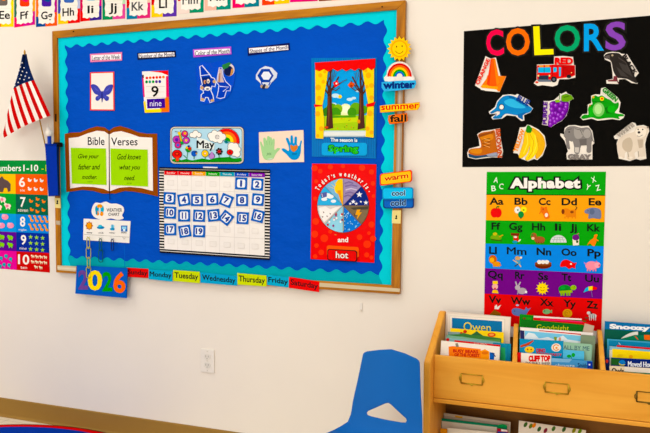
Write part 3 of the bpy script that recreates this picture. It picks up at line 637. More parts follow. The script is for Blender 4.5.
def oval(c, w, h, th, ax):
    """closed oval wire link hanging around c"""
    pts = []
    for i in range(20):
        t = 2*PI*i/20; X = w/2*math.cos(t); Z = (h/2-w/2)*(1 if math.sin(t) >= 0 else -1)+w/2*math.sin(t)
        pts.append(Vector((c[0]+X*math.cos(ax), c[1]+X*math.sin(ax), c[2]+Z)))
    return pts
def chain(x, y_, n, color, hz, wz, name, label, group=None, yoff=-.014, metal=0.):
    top = wp(x, y_, BY+yoff); root = thing(name, label, 'chain', (top.x, top.y, top.z-hz*n))
    for k in range(n):
        c = (top.x+.0006*(k % 3), top.y, top.z-hz*.5+.004-k*(hz-.007))
        MB().tube(oval(c, wz, hz, 0, .5 if k % 2 else -.25), .0020, mat(color, .35, 'plastic', metal), 6, closed=True).build('link', root)
chain(88.2, 238.2, 4, 'BEB646', .056, .022, 'paper_clip_chain', 'long yellow-green chain of links hanging from the leftmost hook over the 2026 sign', yoff=-.026)
chain(100.4, 239.4, 2, '0E5A52', .062, .020, 'paper_clip_chain', 'dark teal chain of links hanging from the second hook of the weather card', yoff=-.012)
chain(112.3, 240, 1, '101E50', .056, .018, 'paper_clip_chain', 'short navy link hanging from the third hook of the weather card', yoff=-.012)
# ---- 2026 sign hung in front of the frame
root = thing('year_sign', 'blue sign with coloured digits 2026 hanging over the lower left corner of the frame', 'sign', wp(102, 298, -.034))
sp = WY(-.034)
a = Art(sp).tf(60, 195, 3.935); a.slab('1460B8', [(66, 276), (265, 288), (262, 406), (60, 388)], .004, '0E4A90'); ybd = a.build('board', root)
for t, c, q in (('2', '6A4A90', (72, 296, 110, 372)), ('0', 'F0D81E', (109, 296, 166, 376)), ('2', '2A9A3A', (166, 302, 206, 380)), ('6', 'F0741E', (210, 302, 258, 386))):
    a = Art(sp, .001).tf(60, 195, 3.935); a.text(c, t, *q, bold=.03); a.build('digit', ybd)
a = Art(sp, .0012).tf(60, 195, 3.935); a.slab('2A62B8', [(252, 190), (254, 190), (256, 286), (254, 286)], .0006); a.build('hanging_thread', root)
# ---- weekday cards along the bottom rail
days = [('Sunday', 'D6202A', (126.7, 267.6), (148.5, 268.9), (148.5, 278), (126.7, 276.8), 'red'), ('Monday', '1EA6C8', (148.6, 269.3), (172.4, 271), (172.4, 281.8), (148.6, 279.2), 'light blue'),
        ('Tuesday', 'C6D45E', (173.2, 270), (199.6, 271.8), (199.6, 283.4), (173.2, 281), 'lime'), ('Wednesday', '1EA0C8', (200.2, 272.2), (237.4, 276), (237.2, 285.8), (200.4, 282.8), 'light blue'),
        ('Thursday', 'C6D45E', (237.2, 273), (266.4, 275.6), (266.4, 286.6), (237.4, 284.6), 'lime'), ('Friday', '1EA6C8', (267.2, 274.6), (289, 277.4), (288.6, 287.6), (267, 285), 'light blue'),
        ('Saturday', 'DA202A', (289.2, 276.8), (319.4, 281.6), (319.2, 292.2), (288.8, 287.8), 'red')]
for i, (t, c, p0, p1, p2, p3, cn) in enumerate(days):
    a = Art(FY-.0005-.0005*(i % 2), coat=.2); a.slab(c, [p0, p1, p2, p3], .0006)
    sl = (p1[1]-p0[1])/(p1[0]-p0[0]); w = p1[0]-p0[0]; h = p3[1]-p0[1]; dn = .86 if 'y' in t else .8
    a.text('101418', t, p0[0]+.05*w, p0[1]+.2*h, p0[0]+.95*w, p0[1]+.87*h, sl=sl, bold=.02)
    single(a, 'weekday_card', '%s card reading %s on the lower rail of the board frame' % (cn, t), 'card', 'weekday cards along the board')
# ---- signs down the right-hand rail
a = Art(FY-.002); a.slab('A89A8C', [(398.2, 75), (403, 75), (400.6, 196), (395.4, 196)], .0016); a.poly('C0B4A6', [(399.4, 75), (401, 75), (398.8, 196), (397, 196)])
single(a, 'sign_stick', 'narrow grey-brown stick fixed down the right rail behind the season signs', 'stick')
SY = -.036
a = Art(SY, coat=.3).tf(370, 30, 4.333); cx, cy = 127, 81
pts = []
for k in range(32):
    r = 53 if k % 2 == 0 else 41; t = 2*PI*k/32; pts.append((cx+r*math.cos(t), cy+r*1.02*math.sin(t)))
root = thing('sun_sign', 'yellow smiling sun cutout at the top of the right rail', 'sign', wp(399, 61, SY))
a.slab('F2C41E', pts, .004); a.ell('E8A21A', cx, cy, 36, 37); a.ell('F4CC24', cx, cy, 31, 32); sn = a.build('sun', root)
a = Art(SY, .0004).tf(370, 30, 4.333); a.ell('6A3A10', 115, 72, 2.6, 4); a.ell('6A3A10', 139, 70, 2.6, 4); a.arc('8A4A14', cx, 84, 16, 18.5, 200, 340); a.build('face', sn)
SY2 = SY-.002
root = thing('winter_sign', 'light blue sign reading winter topped by a rainbow over two clouds', 'sign', wp(399, 91, SY2))
a = Art(SY2, coat=.3).tf(370, 30, 4.333)
out = [(128+56*math.cos(t/14*PI), 194-58*math.sin(t/14*PI)) for t in range(15)]
a.slab('E4DCD6', out+[(66, 222), (190, 222)][:0]+[(60, 206), (64, 222), (192, 222), (194, 206)], .004)
for i, c in enumerate(('C8282A', 'E8701E', 'F0C81E', '2A9A3A', '2A6AC0')): a.arc(c, 128, 202, 45-8*i, 53-8*i, 0, 180, 16, 1.1)
a.build('rainbow', root)
for X in (84, 168):
    a = Art(SY2, .001, coat=.3).tf(370, 30, 4.333)
    for dx, r in ((-13, 9), (0, 12), (13, 9)): a.ell('ECE8E4', X+dx, 213, r, r)
    a.build('cloud', root)
a = Art(SY2-.003, coat=.3).tf(370, 30, 4.333); a.slab('58AEE0', [(50, 226), (120, 220), (198, 218), (200, 232), (192, 252), (120, 262), (62, 266), (50, 250)], .003); a.text('0A2C70', 'winter', 56, 224, 194, 256, sl=-.03, bold=.05); a.build('word_panel', root)
def sign(name, q, bg, edge, tx, tc, box, sl, label, oc, y_=SY, r=None):
    a = Art(y_, coat=.3).tf(370, 30, 4.333); a.slab(edge, q, .004)
    cx = sum(p[0] for p in q)/len(q); cy = sum(p[1] for p in q)/len(q); a.poly(bg, [(cx+(p[0]-cx)*.96, cy+(p[1]-cy)*.86) for p in q])
    a.text(tc, tx, *box, sl=sl, bold=.025, out=oc, ow=.035); return single(a, name, label, 'sign')
sign('summer_sign', [(42, 328), (100, 322), (160, 318), (214, 312), (216, 330), (206, 346), (120, 352), (44, 358)], 'F6C42A', 'E8A01E', 'summer', 'D42A1E', (48, 328, 212, 348), -.05, 'yellow sign reading summer in red letters on the right rail', 'F6D860')
sign('fall_sign', [(80, 370), (120, 364), (160, 360), (164, 392), (150, 400), (110, 406), (84, 408), (78, 390)], 'E8742A', 'D2601E', 'fall', '1A0E0A', (86, 368, 158, 400), -.04, 'orange sign reading fall in black letters just under the summer sign', 'E88A3A', SY-.001)
def sign2(name, q, bg, edge, tx, tc, box, sl, label, oc, y_):
    a = Art(y_, coat=.3).tf(365, 160, 6.183); a.slab(edge, q, .004)
    cx = sum(p[0] for p in q)/len(q); cy = sum(p[1] for p in q)/len(q); a.poly(bg, [(cx+(p[0]-cx)*.93, cy+(p[1]-cy)*.84) for p in q])
    a.text(tc, tx, *box, sl=sl, bold=.025, out=oc, ow=.04); return single(a, name, label, 'sign')
def tilt(x0, y0, x1, y1, r, sl): return rrect(x0, y0, x1, y1, r, sl)
sign2('warm_sign', tilt(92, 86, 290, 160, 14, -.13), 'F4C01E', 'E4521E', 'warm', 'CC2A1E', (118, 108, 268, 132), -.14, 'yellow sign with an orange rim reading warm on the right rail', 'F6DC70', SY)
sign2('cool_sign', tilt(106, 170, 298, 244, 14, -.01), '4CBCEA', '1C86BE', 'cool', '16305A', (165, 188, 248, 222), -.02, 'light blue sign reading cool below the warm sign', 'BCE6F6', SY)
sign2('cold_sign', tilt(112, 232, 302, 300, 14, -.01), '1464B8', '0C2E6A', 'cold', '0E2A60', (158, 246, 252, 286), -.04, 'dark blue sign reading cold, lowest of the signs on the right rail', 'A4CCE8', SY+.006)
# ---- letter cards above the board
strip_ = [('Ee', -9, 13.6, 27, 26.8, ('E88A2A', 'F0D02A', 'E0D83A', '8AB04A')), ('Ff', 14.2, 35, 27.6, 24.6, ('D8186A', 'C8188A', 'F0A81E', '3A6A5A')), ('Gg', 36, 57, 27, 25.6, ('1E4A8A', 'E8641E', 'B0228A', 'F07A2A')), ('Hh', 58, 80, 24.4, 22.6, ('F0C41E', 'D82A2A', 'B8BEDA', '3A4A9A')),
          ('Ii', 80.2, 101.6, 21.6, 19.6, ('D8202A', '3A2A8A', 'C8288A', 'C81E5A')), ('Jj', 102.4, 125.2, 20, 18.6, ('2A8A5A', 'D85A9A', 'B8D8B8', '2A6A5A')), ('Kk', 126.6, 150.2, 19.4, 17.8, ('1E7A9A', 'D2447A', 'E8C8B8', 'C8321E')), ('Ll', 151.4, 176.6, 17.4, 16.2, ('F0C82A', '5A3AA0', 'E8A82A', 'C8202A')),
          ('Mm', 178, 203.6, 13.6, 12.2, ('F0D8D0', '1E8A6A', 'C8287A', 'C8202A')), ('Nn', 204.6, 230.6, 10.6, 9.0, ('F0B8A8', '2A8A7A', '1E7A6A', 'F0C8B0')), ('Oo', 232.4, 259, 8.2, 6.2, ('E81E6A', '1E7A8A', '2A5A6A', 'D8287A')), ('Pp', 262, 289.4, 5.4, 3.2, ('E8541E', 'F0C41E', 'D8501E', 'C83A1E')),
          ('Qq', 290, 317.6, 2.2, 1.0, ('D81E7A', 'C81E6A', 'E85A1E', 'B01E5A')), ('Rr', 318.8, 347, 1.2, -.6, ('7A3A1E', 'E86A1E', 'F0A82A', 'D8501E'))]
pic = ['6A6460', 'E0502A', '4A2A9A', '4A6AB4', '5AB0D8', 'E0625A', '7A5A3A', '5A8A3A', 'B4782A', '2A9AB4', 'E8A84A', 'B43A9A', '3A8A4A', 'D83A3A']
pn = {'Ee': 'grey', 'Ff': 'orange', 'Gg': 'violet', 'Hh': 'blue', 'Ii': 'light blue'}
for i, (t, x0, x1, yb0, yb1, cc) in enumerate(strip_):
    sl = (yb1-yb0)/(x1-x0); w = x1-x0; hh = w*1.62
    a = Art(-.0008); q = lambda u, v: (x0+u*w, yb0+sl*u*w-(1-v)*hh)
    a.slab(cc[2], [q(0, 0), q(1, 0), q(1, 1), q(0, 1)], .0006)
    a.poly(cc[3], [q(0, 0), q(.5, 0), q(.5, .7), q(0, .7)]); a.poly(cc[0], [q(0, .7), q(.45, .7), q(.55, 1), q(0, 1)]); a.poly(cc[1], [q(.45, .75), q(1, .55), q(1, 1), q(.45, 1)]); a.poly(cc[2], [q(.75, 0), q(1, 0), q(1, .6), q(.75, .6)])
    inner = [q(.1, .04), q(.9, .04)]
    inner += [q(.9-.03*(k % 2), .04+.86*k/8) for k in range(1, 8)]+[q(.88, .9)]+[q(.88-.78*k/7, .9+.035*(k % 2)) for k in range(1, 7)]+[q(.12, .9)]+[q(.1+.03*(k % 2), .9-.86*k/8) for k in range(1, 8)]
    a.poly('F2EEE6', inner)
    for v in (.5, .58, .68, .78): a.poly('D8D4CC', [q(.14, v), q(.86, v), q(.86, v+.006), q(.14, v+.006)])
    tx0, ty0 = q(.24, .56); tx1, ty1 = q(.76, .80)
    desc = t in ('Gg', 'Jj', 'Pp', 'Qq')
    ty0 = q(.24, .55)[1]; ty1 = q(.24, .84 if desc else .78)[1]
    u0, u1 = {'Ff': (.29, .68), 'Gg': (.24, .78), 'Hh': (.2, .73), 'Ii': (.34, .62), 'Jj': (.28, .63), 'Kk': (.21, .72), 'Ll': (.3, .62), 'Mm': (.18, .77), 'Ee': (.36, .84)}.get(t, (.2, .76))
    tx0, ty0 = q(u0, .56); tx1 = q(u1, 0)[0]; ty1 = ty0+(10.6 if desc else 7.9)*w/21.5
    a.text('1C1C1C' if t not in ('Kk', 'Nn', 'Mm') else '4A4A4C', t, tx0, ty0, tx1, ty1, sl=sl, bold=.02)
    p = q(.5, .24); a.poly(pic[i], crv([(p[0]+w*.3*math.cos(k*PI/4)*(1 if k % 2 else .75), p[1]+w*.36*math.sin(k*PI/4)*(1 if k % 2 else .8)) for k in range(8)], 3)); a.poly(cc[0], crv([(p[0]+w*.2*math.cos(k*PI/3), p[1]-w*.1+w*.2*math.sin(k*PI/3)*(1 if k % 2 else .6)) for k in range(6)], 3))
    tag(a.build('letter_card'), 'alphabet card reading %s in the row above the bulletin board' % t, 'card', 'letter cards above the bulletin board')
# ---- numbers poster
root = thing('numbers_poster', 'colourful numbers poster with pictures left of the board below the flag', 'poster', wp(24, 271))
a = Art(-.0008, coat=.2)
a.slab('1E8A48', [(-34, 160.2), (46.7, 160.5), (49.9, 272.6), (-34, 265.2)], .0006)
a.build('sheet', root)
NBD = [Art(-.0011, coat=.2) for _ in range(6)]
rows = [(174, 174.4), (193.2, 195), (213.4, 215.4), (231.4, 233.6), (250.4, 253), (268.6, 272.6)]
cols = [('ECBE1E', 'E86A1E'), ('2AA04A', '14604A'), ('2E9ADC', '1284D2'), ('5A1E8C', '14308E'), ('DC2296', 'C0182A')]
a = NBD[5]; a.poly('1E8A48', [(-33.5, 160.6), (46.5, 160.9), (47, 174.2), (-33.5, 173.6)]); a.text('F0F4F0', 'Numbers', -7.5, 164.8, 21, 171.2, bold=.01); a.text('F0F4F0', '1-10', 23.4, 164.6, 38.2, 171.3, bold=.015); a.text('C8D85A', '-1', 41.6, 164.8, 46.2, 171.2)
for k in range(5):
    a = NBD[k]; (l0, r0), (l1, r1) = rows[k], rows[k+1]; m0 = 15.4+k*.25; m1 = m0+.25; e0 = 47.1+k*.55; e1 = e0+.55
    f = lambda y0, y1, x: y0+(y1-y0)*x/48
    a.poly(cols[k][0], [(-34, f(l0, r0, -34)), (m0, f(l0, r0, m0)), (m1, f(l1, r1, m1)), (-34, f(l1, r1, -34))]); a.poly(cols[k][1], [(m0, f(l0, r0, m0)), (e0, r0), (e1, r1), (m1, f(l1, r1, m1))])
for k, (t, wd_) in enumerate((('6', 'six'), ('7', 'seven'), ('8', 'eight'), ('9', 'nine'), ('10', 'ten'))):
    a = NBD[k]
    y0 = [176.8, 197, 216.5, 234.8, 254.2][k]; x0 = [19, 20.2, 20, 20.8, 18][k]; x1 = [25, 25.6, 25.2, 26.2, 29.3][k]
    a.text('F4F0EA', t, x0, y0, x1, y0+10, bold=.02, sl=.05)
    a.text('F0E8E0', wd_, [20, 18, 18.5, 19.5, 20.5][k], y0+12, [25, 28, 26.5, 26.5, 27][k], y0+14.5, sl=.06)
def duck(x, y_, c): a.ell(c, x, y_+1, 1.7, 1.2); a.ell(c, x-1.1, y_-.7, .8); a.poly(c, [(x+1, y_+.6), (x+2.2, y_-.6), (x+1.7, y_+1.4)])
def blob4(x, y_, c, r=2.): a.ell(c, x, y_, r, r*.75); a.ell(c, x-r*.8, y_-r*.5, r*.5); a.rect(c, x-r*.7, y_, x-r*.3, y_+r*1.1); a.rect(c, x+r*.3, y_, x+r*.7, y_+r*1.1)
a = NBD[0]
for r in range(2):
    for c in range(3): duck(29.6+c*6, 179.6+r*8.8+c*.2, 'ECECE8')
a = NBD[1]
for i, (x, y_) in enumerate(((31, 200.5), (37.5, 198.5), (43.6, 201), (37.5, 204.5), (31.8, 209), (37.3, 211), (43.4, 209.5))): duck(x, y_, 'EE8A3A')
a = NBD[2]
for r in range(2):
    for c in range(4): x = 30+c*5; y_ = 219+r*8.4+c*.3; a.line('F0A82A', [(x, y_-3), (x+.8, y_), (x+1.6, y_+2.6)], 1.5); a.ell('F0A82A', x-.6, y_-3, 1.2, .9); a.ell('E8962A', x+2.2, y_+1.8, 1.5, 1.2)
a = NBD[3]
for r in range(3):
    for c in range(3): star(30.6+c*6, 237+r*6+c*.5, 2.5, '9AC85A')
a = NBD[4]
for (x, y_) in [(33+c*4.2, 256.6+c*.3) for c in range(4)]+[(33+c*4.2, 262+c*.3) for c in range(4)]+[(36.3, 267.2), (41, 267.8)]: a.rect('E8D8B8', x-1.4, y_-1, x+1.4, y_+.4); a.rect('E8D8B8', x-1.2, y_, x-.6, y_+1.5); a.rect('E8D8B8', x+.6, y_, x+1.2, y_+1.5); a.ell('F0E4C8', x-1.4, y_-1.1, .8)
a = NBD[0]; a.poly('5A4A4A', [(-2, 180), (2, 176), (4, 179), (8, 181), (10.6, 184), (10.4, 191), (8, 192), (7, 188), (4, 188), (3, 192), (0, 192), (-2, 188)])
a = NBD[1]
for x, y_ in ((3, 199.5), (8, 206), (-1, 207)): blob4(x, y_, 'F0E0D8', 3); a.ell('E88AA0', x-1, y_, 1.6)
a = NBD[2]
for x, y_ in ((5, 217), (10.5, 225.5), (1.5, 225.5)): a.ell('F09AB4', x, y_, 3.4, 2.8); a.ell('F4B4C8', x-1.6, y_-1.4, 1.5)
a = NBD[3]
for x, y_ in ((2, 237), (10.5, 237.6), (1.8, 244.5), (10.5, 245)): blob4(x, y_, '8AC83A', 2.6)
a = NBD[4]
for x, y_ in ((1, 258), (6, 256), (10.5, 259), (4, 264.5), (9, 265), (0, 266)): a.ell('3AA8B4', x, y_, 1.7); a.line('3AA8B4', [(x, y_), (x+1, y_+3)], .7)
for a in NBD[:5]: a.build('number_band', root)
NBD[5].build('title_band', root)
# ================================================================== COLORS display
CY = -.0012
a = Art(CY); a.slab('0B0A08', [(463.9, 31.2), (662, 14.6), (662, 165.9), (462.3, 167.1)], .001);
single(a, 'black_poster', 'large black sheet on the wall carrying the word COLORS and ten picture cutouts', 'poster')
LY = CY-.002
film2 = mat('1E1D1A', .3, 'paper', 0, .3)
for t, c, q, cn in (('C', 'EE1E5A', (486.2, 29.6, 503.6, 55.8), 'pink'), ('O', 'F47A10', (506, 28, 529.8, 55.7), 'orange'), ('L', 'F4E60E', (533.8, 26, 553, 54.8), 'yellow'), ('O', '12A070', (554.6, 25, 580, 52), 'green'), ('R', '18A0E4', (583.3, 23.5, 603.4, 51), 'blue'), ('S', '8450B0', (605, 21.6, 625.4, 50.4), 'violet')):
    a = Art(LY); a.text(c, t, *q, bold=.025, out=film2, ow=.05, rot=-2.5 if t != 'O' else 0, shear=.05 if t in 'RS' else 0)
    single(a, 'poster_letter', 'large %s letter %s stuck on the black poster' % (cn, t), 'letter', 'letters of the word COLORS')
QY = LY
def inset(P, d):
    ar = sum(P[i-1][0]*P[i][1]-P[i][0]*P[i-1][1] for i in range(len(P))); sg = 1 if ar > 0 else -1; o = []
    for i in range(len(P)):
        (ax, ay), (bx, by), (cx_, cy_) = P[i-1], P[i], P[(i+1) % len(P)]
        n1 = Vector((-(by-ay), bx-ax)).normalized(); n2 = Vector((-(cy_-by), cx_-bx)).normalized(); n = (n1+n2)
        n = n.normalized() if n.length > .3 else n1; o.append((bx+sg*n.x*d, by+sg*n.y*d))
    return o
def cutout(name, label, tf, halo, fn, sm=3, vt=None):
    root = thing(name, label, 'cutout', wp(tf[0]+halo[0][0]/tf[2], tf[1]+max(p[1] for p in halo)/tf[2], QY), 'picture cutouts on the black poster')
    a = Art(QY, coat=.35).tf(*tf); a.slab('ECE6DE', inset(halo, .55*tf[2]), .0008, smooth=min(sm, 2)); a.build('white_edge', root)
    a = Art(QY-.001, coat=.35).tf(*tf); fn(a); a.build('picture', root)
    if vt:
        a = Art(QY-.005, coat=.35).tf(*tf); vt(a); a.build('word', root)
T1 = (468, 45, 8.66)
def f(a):
    a.poly('F0861A', [(108, 362), (160, 290), (168, 262), (330, 270), (276, 402), (150, 392)]); a.poly('F6A834', [(108, 362), (124, 344), (262, 362), (250, 392), (150, 384)]); a.poly('F4EEE6', [(104, 372), (140, 374), (245, 386), (262, 402), (200, 398), (112, 388)])
    a.poly('EE6A12', [(197, 120), (236, 120), (276, 330), (250, 352), (215, 358), (180, 354), (162, 338)]); a.poly('F68E2A', [(222, 120), (236, 120), (274, 328), (248, 350)]); a.poly('E0520E', [(197, 120), (206, 120), (186, 352), (162, 338)]); a.ell('E86414', 216, 121, 20, 6)
cutout('cone_cutout', 'orange traffic cone cutout with the word Orange along its left side', T1, [(150, 92), (196, 112), (244, 104), (284, 262), (334, 272), (276, 412), (150, 402), (92, 376), (56, 352), (100, 230)], f, 0,
       lambda a: a.text('E0461E', 'ORANGE', 6, 212, 250, 248, rot=-66, bold=.04))
T2 = (525, 45, 8.66)
def f(a):
    a.poly('D4201C', [(104, 176), (240, 170), (432, 176), (434, 262), (400, 276), (250, 296), (230, 312), (104, 300)]); a.poly('48B4E4', [(112, 194), (222, 192), (222, 240), (112, 240)]); a.rect('2A2A30', 164, 194, 168, 240)
    a.poly('48B4E4', [(246, 194), (274, 194), (274, 232), (246, 236)]); a.poly('48B4E4', [(294, 192), (312, 192), (310, 270), (296, 272)]); a.rect('F0B050', 122, 178, 160, 190); a.rect('F0B050', 174, 176, 212, 188); a.poly('B01818', [(330, 186), (428, 184), (430, 256), (332, 270)]); a.line('8A1414', [(328, 180), (330, 276)], 5); a.line('8A1414', [(236, 174), (236, 300)], 4)
    a.poly('2A3448', [(118, 264), (204, 262), (204, 300), (118, 300)]); a.ell('F4E0A0', 116, 266, 8); a.ell('F4E0A0', 212, 266, 8); a.poly('6A7484', [(100, 298), (222, 300), (228, 318), (120, 318)]); a.ell('E0541E', 102, 322, 14, 9)
    a.ell('1E1E24', 250, 298, 26, 26); a.ell('5A6474', 250, 298, 12); a.ell('1E1E24', 380, 272, 20, 16); a.ell('F0E8A0', 402, 240, 4)
cutout('fire_engine_cutout', 'red fire engine cutout with the word RED above it', T2, [(100, 166), (246, 162), (248, 96), (330, 90), (420, 100), (428, 170), (440, 172), (440, 284), (380, 300), (300, 300), (284, 350), (240, 364), (150, 352), (110, 360), (70, 332), (96, 300)], f, 0,
       lambda a: a.text('DA1E1E', 'RED', 256, 108, 416, 170, bold=.06))
T3 = (550, 0, 4.81)
def f(a):
    a.poly('2A2624', crv([(262, 268), (275, 258), (300, 254), (330, 256), (345, 268), (370, 290), (392, 330), (404, 360), (420, 398), (400, 394), (372, 380), (344, 376), (322, 372), (304, 340), (296, 300), (284, 286), (264, 280)], 3))
    for p in ([(330, 300), (372, 316), (400, 372), (350, 340)], [(318, 320), (350, 344), (380, 372), (340, 364)]): a.poly('3E3A38', p)
    a.poly('5A5452', [(264, 270), (286, 264), (288, 282), (268, 282)]); a.ell('B8A890', 300, 266, 5); a.line('4A4442', [(328, 276), (364, 300), (388, 350)], 4); a.poly('7A3A40', [(306, 366), (322, 366), (326, 392), (282, 392), (276, 386), (304, 382)]); a.line('5A2A30', [(318, 376), (330, 402)], 5)
cutout('crow_cutout', 'black crow cutout with the word Black down its back', T3, [(256, 266), (268, 252), (300, 246), (334, 250), (346, 256), (372, 258), (430, 352), (412, 372), (424, 404), (392, 402), (360, 382), (334, 384), (330, 406), (270, 404), (268, 384), (300, 378), (298, 350), (290, 300), (262, 288)], f, 0,
       lambda a: a.text('1E1A18', 'BLACK', 330, 300, 440, 320, rot=58, bold=.05))
T4 = (455, 85, 4.81)
def f(a):
    a.poly('2486C4', crv([(170, 130), (196, 110), (204, 84), (230, 56), (264, 50), (300, 62), (336, 88), (362, 104), (372, 114), (360, 130), (330, 140), (300, 146), (250, 138), (232, 146), (220, 160), (180, 160), (206, 134), (204, 126), (176, 138)], 3))
    a.poly('1C6AA8', [(300, 142), (332, 132), (350, 132), (326, 146), (328, 168), (304, 156)]); a.poly('5CB8E4', crv([(236, 80), (270, 66), (304, 84), (340, 108), (300, 112), (256, 100)], 3)); a.poly('1A5E9A', [(256, 52), (286, 60), (290, 68), (262, 62)])
    a.ell('1E4A6A', 224, 106, 14, 15); a.ell('F0ECE4', 224, 106, 10, 11); a.ell('F4F0EA', 219, 110, 5, 5); a.poly('EAE4DC', [(206, 128), (216, 126), (214, 140), (198, 150)]); a.line('1A4A7A', [(170, 134), (206, 124), (214, 128)], 2.5); a.line('1A4A7A', [(184, 158), (224, 152), (240, 138)], 2)
cutout('dolphin_cutout', 'blue dolphin cutout with the word Blue above its back', T4, [(160, 128), (190, 104), (200, 76), (228, 46), (266, 42), (290, 46), (300, 40), (360, 72), (358, 94), (378, 112), (364, 134), (334, 146), (336, 172), (318, 176), (290, 152), (250, 148), (228, 164), (180, 168), (172, 154), (200, 138), (166, 142)], f, 0,
       lambda a: a.text('1E3A8A', 'BLUE', 296, 60, 360, 90, rot=28, bold=.05))
T5 = (535, 85, 9.62)
def f(a):
    a.poly('5E1A86', crv([(140, 190), (160, 158), (200, 152), (250, 150), (300, 160), (326, 170), (322, 230), (300, 290), (260, 340), (210, 366), (150, 402), (124, 390), (130, 330), (146, 260)], 3))
    random.seed(11)
    for x, y_ in ((160, 186), (200, 200), (250, 180), (300, 190), (160, 235), (196, 275), (240, 235), (286, 236), (150, 300), (180, 325), (225, 290), (270, 270), (150, 345), (215, 330), (250, 310), (150, 380), (190, 355), (298, 215), (168, 275)):
        a.ell('7A2AA6', x, y_, 23, 24); a.ell('9A50C4', x-3, y_-5, 11, 13); a.ell('C48ADE', x-5, y_-8, 4, 6)
    a.poly('6E9E1C', crv([(252, 130), (256, 100), (280, 90), (300, 84), (330, 92), (350, 100), (368, 134), (340, 146), (320, 160), (280, 160), (256, 154)], 3)); a.poly('3E6A12', [(270, 114), (330, 104), (320, 114), (280, 122)]); a.poly('8AB82A', [(190, 146), (230, 140), (246, 164), (200, 168)]); a.line('4A7A1A', [(238, 88), (234, 140)], 6)
cutout('grapes_cutout', 'purple grapes cutout with a green leaf and the word Purple at its left', T5, [(80, 150), (130, 150), (180, 140), (226, 100), (236, 76), (256, 80), (300, 58), (316, 78), (352, 92), (378, 132), (338, 158), (330, 230), (308, 296), (262, 350), (210, 376), (154, 412), (120, 396), (62, 384), (74, 320)], f, 0,
       lambda a: a.text('5A2A8A', 'PURPLE', -12, 250, 206, 292, rot=-88, bold=.06))
T6 = (550, 85, 4.81)
def f(a):
    G = '1E9A30'
    a.poly(G, crv([(204, 56), (220, 50), (232, 56), (250, 50), (268, 62), (290, 72), (310, 88), (330, 84), (328, 110), (312, 134), (350, 140), (354, 150), (330, 152), (334, 164), (300, 158), (262, 160), (230, 164), (200, 156), (160, 164), (150, 154), (166, 142), (188, 142), (182, 120), (190, 98), (204, 92), (200, 74)], 3))
    a.ell('8ACA7A', 234, 118, 28, 34); a.ell('B4DEA0', 232, 116, 18, 24); a.poly('12701E', [(264, 110), (300, 96), (318, 120), (300, 136), (270, 138)]); a.ell('2AB03C', 296, 116, 20, 18); a.ell('2AB03C', 196, 132, 12, 24)
    a.ell('D8B41E', 208, 58, 6); a.ell('F0D02A', 250, 66, 10); a.ell('D8401E', 250, 66, 5); a.line('0E5A1A', [(206, 78), (230, 82), (262, 80)], 2.5); a.ell('C89A1E', 192, 98, 4)
cutout('frog_cutout', 'green frog cutout with the word Green arched over its back', T6, [(196, 50), (218, 42), (240, 44), (244, 14), (266, 8), (330, 60), (342, 84), (334, 130), (362, 142), (356, 160), (336, 172), (300, 166), (250, 172), (228, 174), (200, 164), (158, 172), (142, 156), (156, 138), (178, 136), (180, 92), (196, 86)], f, 0,
       lambda a: a.text('1A8A2A', 'GREEN', 246, 34, 332, 58, rot=40, bold=.05))
def f(a):
    B = 'B86A22'
    a.poly('2A4A6A', [(64, 330), (110, 340), (150, 330), (200, 326), (204, 344), (150, 346), (100, 354), (66, 346)]); a.poly(B, crv([(110, 242), (130, 228), (170, 222), (190, 218), (196, 250), (200, 290), (206, 330), (160, 334), (104, 340), (66, 328), (70, 310), (96, 304), (124, 300), (122, 270)], 3))
    a.poly('D0883C', crv([(120, 248), (160, 236), (182, 240), (180, 262), (140, 270)], 3)); a.poly('CE8A44', crv([(74, 312), (104, 306), (130, 312), (120, 330), (80, 326)], 3)); a.poly('8A4A14', [(112, 240), (184, 222), (186, 230), (118, 252)])
    for y_ in (266, 282, 298): a.line('6A3A10', [(132, y_), (170, y_-10)], 3); a.line('F0C080', [(140, y_-8), (168, y_+2)], 2)
    a.poly('9AA0B4', [(150, 334), (206, 322), (206, 340), (160, 344)])
cutout('boot_cutout', 'brown lace-up boot cutout with the word Brown down its right side', T4, [(104, 236), (128, 220), (180, 212), (216, 206), (220, 240), (234, 320), (226, 352), (180, 350), (100, 360), (60, 350), (56, 326), (66, 304), (116, 292), (112, 262)], f, 0,
       lambda a: a.text('C2581E', 'BROWN', 142, 268, 280, 292, rot=86, bold=.05))
def f(a):
    Y = 'F2C81A'
    for pts, c in (([(370, 204), (400, 220), (426, 250), (434, 290), (420, 330), (396, 354), (388, 340), (400, 300), (396, 260), (374, 222)], 'E6B414'), ([(352, 216), (380, 230), (396, 270), (398, 310), (380, 344), (350, 362), (340, 352), (356, 320), (362, 280), (352, 240)], 'F6D632'), ([(344, 216), (362, 250), (360, 290), (346, 330), (322, 350), (308, 344), (318, 310), (330, 270), (334, 236)], Y)):
        a.poly('B8860E', crv([(p[0]-2, p[1]+2) for p in pts], 3)); a.poly(c, crv(pts, 3))
    a.line('C89A10', [(356, 226), (378, 270), (372, 320), (352, 352)], 2.5); a.line('FAE878', [(346, 236), (350, 280), (330, 330)], 4); a.line('FAE878', [(384, 240), (392, 290), (376, 334)], 4); a.poly('3A8A1E', [(344, 202), (350, 192), (360, 196), (372, 210), (366, 230), (346, 230), (340, 222)])
cutout('bananas_cutout', 'yellow bananas cutout with the word Yellow at its left', T4, [(310, 202), (336, 200), (348, 188), (366, 192), (404, 212), (434, 244), (442, 292), (424, 340), (396, 364), (380, 358), (350, 370), (312, 354), (300, 332), (278, 328), (288, 296)], f, 0,
       lambda a: a.text('F09A1E', 'YELLOW', 250, 256, 366, 278, rot=-70, bold=.05))
